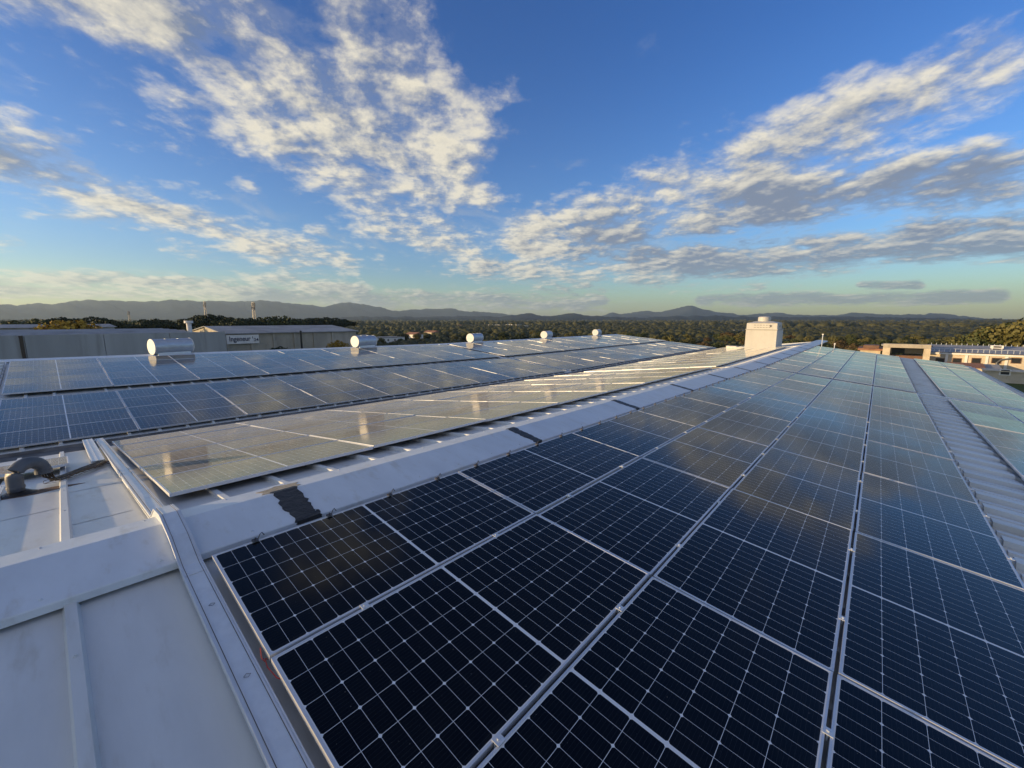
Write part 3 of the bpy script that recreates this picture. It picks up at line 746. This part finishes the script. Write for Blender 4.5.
# B: further workshop with banner
XW = xat(225, 93)
wb = empty('workshop', (XW, 93, GZ), label='low grey workshop with pilastered wall carrying the white banner', cat='workshop')
LB = xat(356, 93)-XW
m_ = MB(); m_.box(0, LB, 0, 28, 0, 7.3); m_.add([(.02, .1, 7.301), (.02, 14, 8.52), (.02, 27.9, 7.301), (LB-.02, .1, 7.301), (LB-.02, 14, 8.52), (LB-.02, 27.9, 7.301)], [(0, 1, 2), (5, 4, 3), (0, 3, 4, 1), (1, 4, 5, 2), (0, 2, 5, 3)])
for i in range(int(LB/4.2)): m_.box(i*4.2, i*4.2+.35, -.25, 0, 0, 7.3)
m_.build('wall', M['concrete2'], wb)
m_ = MB(); ridge_roof(m_, LB, 0, 28, 7.4, 8.7, .5); m_.build('roof', M['fibre'], wb)
BL = xat(258, 92.6)-xat(225.5, 92.6)
bn = empty('banner', (xat(225.5, 92.6), 92.6, GZ+5.3), label='white banner with dark blue company lettering on the workshop wall', cat='banner')
m_ = MB().box(0, BL, -.10, 0, 0, 1.75); m_.build('board', M['render_w'], bn)
def text(body, size, loc, parent, m, thick=.02, w=None):
    cu = bpy.data.curves.new('lettering', 'FONT'); cu.body = body; cu.size = size; cu.extrude = thick; cu.offset = .012*size
    o = bpy.data.objects.new('lettering', cu); C.objects.link(o)
    dg = bpy.context.evaluated_depsgraph_get(); me = bpy.data.meshes.new_from_object(o.evaluated_get(dg)); bpy.data.objects.remove(o)
    q = bpy.data.objects.new('lettering', me); C.objects.link(q); me.materials.clear(); me.materials.append(m)
    q.rotation_euler = (math.pi/2, 0, 0); q.location = loc; q.parent = parent
    if w: q.scale.x = w/max(v.co.x for v in me.vertices)
    return q
text('Ingeneur', 1.35, (BL*.07, -.13, .55), bn, M['ink'], w=BL*.66); text('1', .6, (BL*.77, -.13, 1.0), bn, M['ink']); text('24', .85, (BL*.83, -.13, .45), bn, M['ink'])
# small corner building at the far left edge
sc_ = empty('stair_hut', (-2.5, 34, GZ), label='small hut with sunlit flat roof slab at the left edge', cat='hut')
hp = far(0, 38); sc_.location = (hp.x-3.5, hp.y, GZ)
MB().box(-2, 4.2, 0, 3, 0, 7.2).build('wall', M['render_w'], sc_); MB().box(-2.3, 4.5, -.3, 3.3, 7.2, 7.42).build('roof', M['tile'], sc_)

# generic houses
def house(px, dist, L, D, H, rot, wall, roofm, lab, flat=False, wins=3, cat='house', zbase=None):
    p = far(px, dist, ground_z(dist) if zbase is None else zbase); e = empty('house' if not flat else 'industrial_unit', p, rot, label=lab, cat=cat)
    MB().box(-L/2, L/2, -D/2, D/2, 0, H).build('wall', wall, e)
    m_ = MB()
    if flat: m_.box(-L/2-.2, L/2+.2, -D/2-.2, D/2+.2, H, H+.5)
    else:
        V = []
        for x in (-L/2-.4, L/2+.4): V += [(x, -D/2-.5, H), (x, 0, H+D*(.22 if L < 28 else .05)), (x, D/2+.5, H)]
        m_.add(V, [(0, 1, 4, 3), (1, 2, 5, 4), (0, 3, 5, 2), (2, 1, 0), (3, 4, 5)])
    m_.build('roof', roofm, e)
    for i in range(wins):
        x = -L/2+L*(i+.5)/wins
        for z in ((H*.5,) if H < 5 else (H*.22, H*.65)):
            w_ = MB().box(x-.6, x+.6, -D/2-.03, -D/2+.02, z, z+1.3).build('window', M['dark'], e)
    return e
# bearings where the sun lights a wall that faces the camera: -X faces
HR = -math.pi/2
house(385, 330, 26, 12, 7, -.2, M['render_w'], M['fibre'], 'grey-white flat-roofed house behind the second vent drum', True, 5)
house(414, 420, 16, 10, 7.5, HR, M['render_w'], M['tile'], 'brightly sunlit house left of centre among dark trees', False, 3)
house(432, 520, 20, 10, 7, HR, M['render_y'], M['tile'], 'sand-coloured house right of the brightly sunlit house', False, 3)
house(343, 300, 30, 14, 6.5, 0, M['concrete'], M['fibre'], 'low dark shed behind the end of the workshop roof', False, 4)
house(496, 1250, 50, 20, 9, HR, M['render_w'], M['render_w'], 'sunlit white factory in the distance right of the third vent drum', True, 5)
house(512, 1330, 60, 25, 9, HR, M['render_w'], M['render_w'], 'second white factory in the distant cluster', True, 5)
house(522, 1200, 36, 20, 8, HR, M['render_w'], M['fibre'], 'third white factory in the distant cluster with grey roof', True, 4)
house(474, 1100, 22, 14, 7, HR, M['render_w'], M['render_w'], 'small white distant building behind the third vent drum', True, 3)
house(460, 1180, 22, 14, 7, HR, M['render_w'], M['tile'], 'small distant house left of the third vent drum', False, 3)
house(738, 700, 14, 9, 7, HR, M['render_w'], M['render_w'], 'tiny white building in the wood left of the cream housing', True, 2)
house(958, 2600, 90, 30, 10, HR, M['render_w'], M['render_w'], 'distant white sheds on the plain at the right', True, 4)
house(985, 2900, 80, 30, 10, HR, M['render_w'], M['render_w'], 'farther distant white sheds near the right edge', True, 4)
house(905, 3000, 70, 30, 9, HR, M['render_w'], M['render_w'], 'distant pale sheds above the concrete portal', True, 4)
house(20, 150, 30, 14, 8.3, .1, M['concrete'], M['fibre'], 'dark blue-grey shed roof behind the warehouse at far left', False, 3)
house(130, 190, 60, 22, 8.2, .05, M['concrete'], M['fibre'], 'long pale grey shed behind the warehouse', False, 5)
house(300, 230, 70, 22, 9.5, .0, M['concrete'], M['fibre'], 'long grey shed roof behind the workshop', False, 5)
# masts
def mast(px, dist, top, lab):
    p = far(px, dist, ground_z(dist)); e = empty('lattice_mast', p, label=lab, cat='mast'); H = top-p.z; b = 1.3; m_ = MB(); n = 14
    for sx, sy in ((-1, -1), (1, -1), (1, 1), (-1, 1)): m_.tube([(sx*b, sy*b, 0), (sx*.45, sy*.45, H)], .10, 5)
    for i in range(n):
        z0, z1 = H*i/n, H*(i+1)/n; w0, w1 = b+(.45-b)*i/n, b+(.45-b)*(i+1)/n
        for k, (a_, c_) in enumerate((((-1, -1), (1, -1)), ((1, -1), (1, 1)), ((1, 1), (-1, 1)), ((-1, 1), (-1, -1)))):
            m_.tube([(a_[0]*w0, a_[1]*w0, z0), (c_[0]*w1, c_[1]*w1, z1)], .06, 4); m_.tube([(a_[0]*w0, a_[1]*w0, z0), (c_[0]*w0, c_[1]*w0, z0)], .05, 4)
    m_.build('lattice', M['steel'], e)
    for k in range(6):
        a_ = k*math.pi/3; q = (math.cos(a_)*1.0, math.sin(a_)*1.0)
        MB().box(q[0]-.2, q[0]+.2, q[1]-.2, q[1]+.2, H-2.8-(k % 2)*2.4, H-.6-(k % 2)*2.4).build('antenna', M['steel'], e)
mast(255.5, 330, elev(255.5, 302)*330+EYE.z, 'taller lattice phone mast above the dark trees on the left')
mast(207.5, 480, elev(207.5, 301.5)*480+EYE.z, 'thinner distant lattice mast left of the taller one')
mast(131, 700, elev(131, 311)*700+EYE.z, 'faint distant mast above the long warehouse')

# ------------------------------------------------------------------ neighbours on the right
XB2 = 115
def yat(px, x): d = bearing(px); return EYE.y+d.y*(x-EYE.x)/d.x
def zat(px, py, x):
    d = ray(px, py); return EYE.z+d.z*(x-EYE.x)/d.x
ya, yb = yat(933, XB2), yat(1090, XB2); zr_ = zat(933, 347.3, XB2)
rb_ = empty('works_building', (XB2, ya, GZ), label='long sand-coloured works building with dark windows and panel-covered roof at the right', cat='factory')
H_ = zr_-GZ
def RB(o): o.location = (-XB2, -ya, -GZ); return o
RB(MB().box(XB2, XB2+16, yb, ya, GZ, zr_-.95).build('wall', M['render_y'], rb_))
RB(MB().box(XB2-.25, XB2-.003, yb, ya, zr_-1.25, zr_-.95).build('cornice', M['render_w'], rb_))
m_ = MB(); m_.add([(XB2-.3, yb, zr_-.85), (XB2-.3, ya, zr_-.85), (XB2+8, ya, zr_+.25), (XB2+8, yb, zr_+.25), (XB2+16, ya, zr_-.85), (XB2+16, yb, zr_-.85)], [(0, 1, 2, 3), (3, 2, 4, 5), (1, 4, 2), (0, 3, 5)])
RB(m_.build('roof', M['fibre'], rb_))
n_ = 24; m_ = MB()
for i in range(n_):
    y = ya-.6-(ya-yb-1)*i/n_; m_.tube([(XB2+.2, y, zr_-.80), (XB2+.2, y, zr_-.15)], .045, 5)
    m_.tube([(XB2+7.5, y, zr_+.2), (XB2+7.5, y, zr_+.6)], .045, 5)
m_.tube([(XB2+.2, ya, zr_-.18), (XB2+.2, yb, zr_-.18)], .04, 5)
RB(m_.build('roof_railing', M['galv'], rb_))
for px in (945, 962, 981.5, 1002, 1022, 1042):
    y = yat(px, XB2); w_ = .62; z = zat(px, 360.8, XB2)
    fr_ = RB(MB().box(XB2-.06, XB2-.002, y-w_, y+w_, z-.55, z+.50).build('window_frame', M['brown'], rb_))
    pn_ = MB().box(XB2-.07, XB2-.062, y-w_+.1, y+w_-.1, z-.45, z+.40).build('pane', M['dark'], fr_)
m_ = MB()
for px in (951, 971, 992, 1012): y = yat(px, XB2); m_.box(XB2-.16, XB2-.003, y-.18, y+.18, GZ, zr_-1.3)
RB(m_.build('pilaster', M['render_w'], rb_))
px_ = 1003; y = yat(px_, XB2-.4)
m_ = MB(); m_.tube([(XB2-.3, y, zr_-3.8), (XB2-.3, y, zr_-2.4), (XB2-.3, y-.4, zr_-1.9), (XB2-.3, y-1.6, zr_-1.6)], .16, 8); RB(m_.build('flue_pipe', M['pipe'], rb_))
# white box on its roof
p = (XB2+4.5, yat(1000, XB2+4.5), zr_-.25)
e = empty('roof_unit', p, label='white air-conditioning unit on the roof of the works building', cat='air conditioner')
MB().box(-.5, .5, -.8, .8, .2, .78).build('casing', M['enamel'], e, bevel=.04); MB().box(-.52, -.505, -.5, .5, .35, .65).build('grille', M['steel'], e)
for s_ in (-1, 1): MB().box(-.45, .45, s_*.6-.07, s_*.6+.07, 0, .2).build('foot', M['galv'], e)
# concrete portal
XP = 110
y1, y2 = yat(885.5, XP), yat(934, XP); zt1 = zat(886, 343.6, XP)
pt = empty('concrete_portal', (XP, (y1+y2)/2, GZ), label='sand-coloured concrete portal frame with dark opening beyond the end of the bare strip', cat='portal')
def PT(o): o.location = (-XP, -(y1+y2)/2, -GZ); return o
PT(MB().box(XP, XP+1.2, y2, y1, zt1-.75, zt1).build('beam', M['concrete2'], pt, bevel=.03))
PT(MB().box(XP-.1, XP+1.1, y1-.1-1.0, y1, GZ, zt1-.76).build('column', M['render_y'], pt)); PT(MB().box(XP-.1, XP+1.1, y2, y2+.9, GZ, zt1-.76).build('column', M['render_y'], pt))
PT(MB().box(XP+1.3, XP+4, y2, y1, GZ, zt1-2.3).build('rear_wall', M['brown'], pt))
PT(MB().box(XP+1.3, XP+4, y2-.3, y1+.3, zt1-.5, zt1-.2).build('roof_slab', M['fibre'], pt))
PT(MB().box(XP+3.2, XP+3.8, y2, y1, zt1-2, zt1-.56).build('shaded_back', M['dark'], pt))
an = yat(879.5, 112)
br = empty('brown_shed', (112, an, GZ), label='small brown-roofed shed left of the concrete portal', cat='shed')
zz = zat(870, 346, 112)
MB().box(0, 8, -.6, 2.6, 0, zz-GZ-.9).build('wall', M['render_y'], br); MB().box(-.4, 8.4, -.9, 3.0, zz-GZ-.9, zz-GZ-.5).build('roof', M['tile'], br)
MB().box(1, 6, -.3, 2.2, zz-GZ-.497, zz-GZ+.1).build('upper_wall', M['brown'], br)
# low annexe house near the right edge
XA = 101; y1, y2 = yat(993, XA), yat(1075, XA); z1 = zat(1000, 371.5, XA)
ah = empty('annexe_house', (XA, y1, GZ), label='low sand-coloured annexe with one small window in front of the works building', cat='house')
def AH(o): o.location = (-XA, -y1, -GZ); return o
AH(MB().box(XA, XA+3, y2, y1, GZ, z1).build('wall', M['render_y'], ah))
m_ = MB(); m_.add([(XA-.3, y1+.2, z1), (XA-.3, y2, z1), (XA+3, y2, z1+.05), (XA+3, y1+.2, z1+.05), (XA-.3, y1+.2, z1+.12), (XA-.3, y2, z1+.12), (XA+3, y2, z1+.17), (XA+3, y1+.2, z1+.17)],
                   [(0, 1, 2, 3), (4, 7, 6, 5), (0, 4, 5, 1), (1, 5, 6, 2), (2, 6, 7, 3), (3, 7, 4, 0)]); AH(m_.build('roof', M['render_y'], ah))
yw = yat(1013, XA); zw = zat(1013, 373, XA)
f_ = AH(MB().box(XA-.05, XA-.002, yw-.62, yw+.62, zw-.45, zw+.55).build('window_frame', M['render_w'], ah))
MB().box(XA-.07, XA-.052, yw-.45, yw+.45, zw-.32, zw+.42).build('pane', M['dark'], f_)
for i, (px, w_, h_, c_) in enumerate(((972, 2.2, 3.2, 'tile'), (985, 2.6, 2.4, 'fibre'), (966, 1.6, 2.2, 'render_y'))):
    xx = 108+i*1.5; y = yat(px, xx); e = empty('lean_to_shed', (xx, y, GZ), label=['red-roofed lean-to shed below the works building windows', 'grey-roofed lean-to beside the annexe', 'smallest sand-coloured lean-to at the roof edge'][i], cat='shed')
    zt_ = zat(px, 366+i, xx)-GZ
    MB().box(0, 3, -w_, w_, 0, zt_-.4).build('wall', M['render_y'], e)
    MB().add([(-.3, -w_-.2, zt_-.35), (-.3, w_+.2, zt_-.35), (3.3, w_+.2, zt_+.2), (3.3, -w_-.2, zt_+.2), (-.3, -w_-.2, zt_-.25), (-.3, w_+.2, zt_-.25), (3.3, w_+.2, zt_+.3), (3.3, -w_-.2, zt_+.3)],
             [(0, 1, 2, 3), (4, 7, 6, 5), (0, 4, 5, 1), (1, 5, 6, 2), (2, 6, 7, 3), (3, 7, 4, 0)]).build('roof', M[c_], e)

# ------------------------------------------------------------------ trees
def crown_mesh(seed, lobes, n, leaf, flat=1.):
    g = np.random.default_rng(seed); V = []; F = []
    tot = sum(l[3]**2 for l in lobes)
    for lx, ly, lz, lr in lobes:
        k = int(n*lr*lr/tot)
        u = g.normal(size=(k, 3)); u /= np.linalg.norm(u, axis=1)[:, None]
        rr = lr*(.62+.42*g.random(k)**.6)
        p = u*rr[:, None]*np.array([1, 1, .82*flat])+np.array([lx, ly, lz])
        for q, nn in zip(p, u):
            a = np.cross(nn+g.normal(0, .6, 3), g.normal(size=3)); a /= np.linalg.norm(a)+1e-9; b = np.cross(nn+g.normal(0, .5, 3), a); b /= np.linalg.norm(b)+1e-9
            s = leaf*g.uniform(.6, 1.35); i = len(V)
            V += [tuple(q-a*s-b*s*.5), tuple(q+a*s*.9-b*s*.6), tuple(q+a*s*.7+b*s*.8), tuple(q-a*s*.6+b*s*.9)]; F.append((i, i+1, i+2, i+3))
    me = bpy.data.meshes.new('crown'); me.from_pydata(V, [], F); return me
def lobes_round(seed, R_, H, nl=9):
    g = random.Random(seed); out = [(0, 0, H*.62, R_*.62)]
    for i in range(nl):
        a = i*2.4; q = g.uniform(.45, .72)*R_
        out.append((q*math.cos(a), q*math.sin(a), H*g.uniform(.42, .80), R_*g.uniform(.34, .5)))
    out.append((g.uniform(-.3, .3), g.uniform(-.3, .3), H*.84, R_*.42)); return out
def lobes_umbrella(seed, R_, H):
    g = random.Random(seed); out = [(0, 0, H*.86, R_*.45)]
    for i in range(13):
        a = i*2.4; q = R_*math.sqrt((i+.5)/13)*.85; out.append((q*math.cos(a), q*math.sin(a), H*(.86-.07*(q/R_))+g.uniform(-.3, .3), R_*.27)); 
    return out
def trunk_mesh(seed, H, r, spread, fork):
    g = random.Random(seed); mb = MB(); top = (g.uniform(-.3, .3), g.uniform(-.3, .3), H*fork)
    mb.tube([(0, 0, 0), (g.uniform(-.15, .15), g.uniform(-.1, .1), H*fork*.5), top], [r, r*.75, r*.6], 7)
    for i in range(5):
        a = i*2.4+seed; q = spread*g.uniform(.5, .8)
        mb.tube([top, (top[0]+q*.5*math.cos(a), top[1]+q*.5*math.sin(a), H*(fork+.16)), (q*math.cos(a), q*math.sin(a), H*g.uniform(.7, .82))], [r*.5, r*.3, r*.12], 5)
    me = mb.mesh('trunk', True); me.materials.append(M['wood']); return me
PROTO = []
for i, (kind, H, R_, n, leaf, fl) in enumerate((('r', 9, 3.9, 1500, .26, 1), ('r', 8, 3.4, 1300, .26, 1), ('r', 10, 4.2, 1600, .28, 1.1), ('r', 7, 3.6, 1200, .26, .9), ('u', 11, 4.6, 1700, .24, .7), ('u', 12, 5.4, 1900, .25, .65))):
    cm = crown_mesh(100+i, lobes_round(i, R_, H) if kind == 'r' else lobes_umbrella(i, R_, H), n, leaf, fl)
    tm = trunk_mesh(i+1, H, .22, R_, .30 if kind == 'r' else .66)
    PROTO.append((cm, tm, H, R_))
CR = {}
def crown_copy(i, leafm):
    if (i, leafm) not in CR:
        me = PROTO[i][0].copy(); me.materials.clear(); me.materials.append(M[leafm]); CR[(i, leafm)] = me
    return CR[(i, leafm)]
def tree(p, i, leafm, s, label, group, name='tree', sz=1.):
    e = empty(name, p, random.uniform(0, 6.28), label=label, cat='tree', group=group); e.scale = (s, s, s*sz)
    for nm, me in (('trunk', PROTO[i][1]), ('crown', crown_copy(i, leafm))):
        o = bpy.data.objects.new(nm, me); C.objects.link(o); o.parent = e
    return e
# umbrella pines and dark trees on the left skyline: (bearing, distance, top as a pixel row measured in the photograph, proto, material)
def htree(px, dist, py, i, leafm, label, group=None, name='tree', wide=1.):
    z0 = ground_z(dist); top = elev(px, py)*dist+EYE.z; s = (top-z0)/PROTO[i][2]*1.02
    e = tree(far(px, dist, z0), i, leafm, s, label, group, name); e.scale = (s*wide, s*wide, s); return e
g = random.Random(21)
for k_, (px, py) in enumerate(((50, 318.5), (62, 317), (78, 318), (93, 316.5), (103, 317.5), (112, 319.5))):
    htree(px, 230+g.uniform(-20, 20), py, 4+k_ % 2, 'leaf_pine', f'dark umbrella pine behind the warehouse, {RORD[k_]} from left in its clump', 'pines behind the warehouse', 'umbrella_pine', .9)
for k_, (px, py) in enumerate(((145, 319), (157, 318.5), (168, 319.5))):
    htree(px, 260, py, 4+k_ % 2, 'leaf_pine', f'low dark pine in the middle clump on the left skyline, {RORD[k_]} from left', 'pines in the middle clump', 'umbrella_pine', .8)
for k_, (px, py) in enumerate(((200, 315), (210, 314), (220, 315.2), (231, 317), (241, 318), (250, 317.8))):
    htree(px, 225+g.uniform(-15, 15), py, 5, 'leaf_pine', f'dark umbrella pine in front of the masts, {RORD[k_]} from left', 'pines in front of the masts', 'umbrella_pine', .85)
for k_, (px, py) in enumerate(((262, 317.5), (270, 316.5), (278, 317), (286, 316), (292, 318))):
    htree(px, 235, py, k_ % 3, 'leaf_b' if k_ % 2 else 'leaf_pine', f'dark bushy tree right of the taller mast, {RORD[k_]} from left', 'bushy trees right of the mast', 'tree', .8)
for k_, (px, py) in enumerate(((300, 318.5), (309, 318), (318, 317.5), (327, 317), (336, 317.5), (344, 319))):
    htree(px, 300, py, 4+k_ % 2, 'leaf_pine', f'dark pine on the skyline behind the workshop roof, {RORD[k_]} from left', 'pines behind the workshop', 'umbrella_pine', .95)
for k_, px in enumerate((62, 70, 79)):
    htree(px, 125, 320.5+k_*.3, k_, 'leaf_y', ['yellow autumn tree behind the warehouse, left one', 'yellow autumn tree behind the warehouse, middle one', 'yellow autumn tree behind the warehouse, right one'][k_], 'yellow trees', 'tree', .9)
for k_, (px, py) in enumerate(((6, 321), (17, 320), (30, 320), (38, 319.5), (125, 321), (135, 320.5), (180, 321))):
    htree(px, 330, py, k_ % 4, 'leaf_b', f'small dull tree on the left horizon, {RORD[k_]} from left', 'small trees on the left horizon', 'tree', 1.)
# shrubs before the workshop wall
for k_, (px, s_, lm) in enumerate(((278, .42, 'leaf_pine'), (300, .25, 'leaf_b'), (312, .3, 'leaf_b'), (338, .45, 'leaf_y'))):
    p = far(px, 84, -5.2 if True else 0); 
    e = tree((p.x, p.y, -7.2), (0, 1, 3, 2)[k_], lm, s_*1.1, ['round dark shrub before the workshop wall', 'small low shrub before the workshop wall', 'second low shrub before the workshop wall', 'yellowish shrub before the workshop wall'][k_], 'shrubs before the workshop', 'shrub')
# terrace the shrubs stand on
mb = MB().box(40, 100, 78.2, 92.5, -8.45, -7.2); tag(mb.build('terrace', M['concrete'], ), kind='structure')
# the big trees at the right edge behind the works building
big = [(968, 172, 335), (976, 176, 332), (986, 168, 329), (996, 178, 327), (1006, 170, 323), (1016, 176, 321), (1027, 170, 319), (1040, 178, 318), (981, 186, 333), (1001, 192, 325), (1032, 184, 318.5), (1052, 176, 320)]
for k_, (px, ds, py) in enumerate(big):
    htree(px, ds, py+.6, k_ % 4, ('leaf_a', 'leaf_a', 'leaf_b')[k_ % 3], f'tall olive-green tree behind the works building, {RORD[k_]} in the group', 'tall trees behind the works building', 'tree', 1.)
# the wood in the valley: individual trees, nearest first
cnt = 0; placed = []
tries = 0
bands = [(192, 235, 55), (235, 310, 80), (310, 420, 75), (420, 540, 40)]
for ra, rb2, num in bands:
    k = 0
    while k < num and tries < 20000:
        tries += 1
        px = g.uniform(352, 1050) if ra > 200 else g.uniform(440, 1040); ds = math.sqrt(g.uniform(ra**2, rb2**2))
        if px < 440 and ds < 300: continue
        if 930 < px and ds < 200: continue
        p = far(px, ds, ground_z(ds))
        if any((p.x-q[0])**2+(p.y-q[1])**2 < (4.2 if ds < 230 else 6)**2 for q in placed[-400:]): continue
        placed.append((p.x, p.y)); r_ = g.random()
        lm = 'leaf_a' if r_ < .42 else 'leaf_b' if r_ < .72 else 'leaf_pine' if r_ < .96 else 'leaf_o'
        i = g.choice((0, 1, 2, 3, 0, 1, 2, 3, 4))
        desc = {'leaf_a': 'olive', 'leaf_b': 'green', 'leaf_pine': 'dark', 'leaf_o': 'rusty'}[lm]
        where = 'left of the cream housing' if px < 744 else 'between the cream housing and the portal' if px < 880 else 'beyond the works building'
        dep = {192: 'at its near edge', 235: 'in its front part', 310: 'in its middle', 420: 'in its back part'}[ra]
        s = g.uniform(.72, 1.05)*(1 if ds < 230 else 1.08)
        tree(p, i, lm, s, f'{desc} valley tree {where}, {dep}', f'{desc} valley trees {where}, {dep}', 'tree')
        k += 1
# the wood that reads as one mass: lumpy crowns over the plain
def far_wood(name, ra, rb_, n, s0, s1, label, seed, pxr=(330, 1080), clump=.5, hs=1.):
    g = np.random.default_rng(seed)
    bm = bmesh.new(); bmesh.ops.create_icosphere(bm, subdivisions=2, radius=1); iv = np.array([v.co[:] for v in bm.verts]); jf = np.array([[v.index for v in f.verts] for f in bm.faces]); bm.free()
    V = []; F = []; i0 = 0; k = 0
    ph = g.uniform(0, 6.28, (8,)); 
    while k < n:
        px = g.uniform(*pxr); r = math.sqrt(g.uniform(ra**2, rb_**2)) if rb_ < 1500 else ra*(rb_/ra)**g.random()
        d = bearing(px); x, y = EYE.x+d.x*r, EYE.y+d.y*r
        f = math.sin(x/97+ph[0])+math.sin(y/83+ph[1])+math.sin((x+y)/211+ph[2])+math.sin((x-y)/310+ph[3])
        if f*.25+.5 < clump*g.random()*1.1: continue
        s = g.uniform(s0, s1)*(1+.00025*r)
        jit = 1+g.normal(0, .16, (len(iv), 1))
        v = iv*jit*np.array([s, s, s*.85*hs])+np.array([x, y, ground_z(r)+s*.75*hs])
        V.append(v); F.append(jf+i0); i0 += len(v); k += 1
    V = np.concatenate(V); F = np.concatenate(F)
    me = bpy.data.meshes.new(name); me.vertices.add(len(V)); me.vertices.foreach_set('co', V.ravel()); me.loops.add(F.size); me.loops.foreach_set('vertex_index', F.ravel().astype(np.int32))
    me.polygons.add(len(F)); me.polygons.foreach_set('loop_start', np.arange(0, F.size, 3, dtype=np.int32)); me.polygons.foreach_set('loop_total', np.full(len(F), 3, dtype=np.int32)); me.update(); me.validate()
    me.materials.append(M['wood_far']); o = bpy.data.objects.new(name, me); C.objects.link(o); tag(o, label, 'wood', kind='stuff')
far_wood('valley_undergrowth', 192, 500, 2600, 1.6, 3.0, 'thick undergrowth filling the valley wood', 5, (360, 1080), .3)
far_wood('distant_wood', 470, 1400, 7000, 3.0, 5.0, 'distant wood covering the plain', 11, (230, 1080), .55)
far_wood('horizon_wood', 1300, 5200, 6500, 5.0, 9.0, 'farthest woods along the horizon', 12, (-40, 1080), .75)
far_wood('left_scrub', 300, 1300, 1200, 2.5, 4.2, 'scattered scrub between the far roofs on the left', 13, (-40, 380), .6)

# ------------------------------------------------------------------ haze
hz = MB().box(-17600, 17600, -17600, 17600, -26, 720).build('haze', bpy.data.materials.new('haze_air'))
tag(hz, 'pale evening haze over the plain', 'haze', kind='stuff')
hm = hz.data.materials[0]; hm.use_nodes = True; t = NT(hm.node_tree); t.n.clear()
pv = t.node('ShaderNodeVolumePrincipled'); pv.inputs['Density'].default_value = 4.8e-5; pv.inputs['Color'].default_value = col(.66, .85, 1.0); pv.inputs['Anisotropy'].default_value = .25
ou = t.node('ShaderNodeOutputMaterial'); t.l.new(pv.outputs[0], ou.inputs['Volume'])
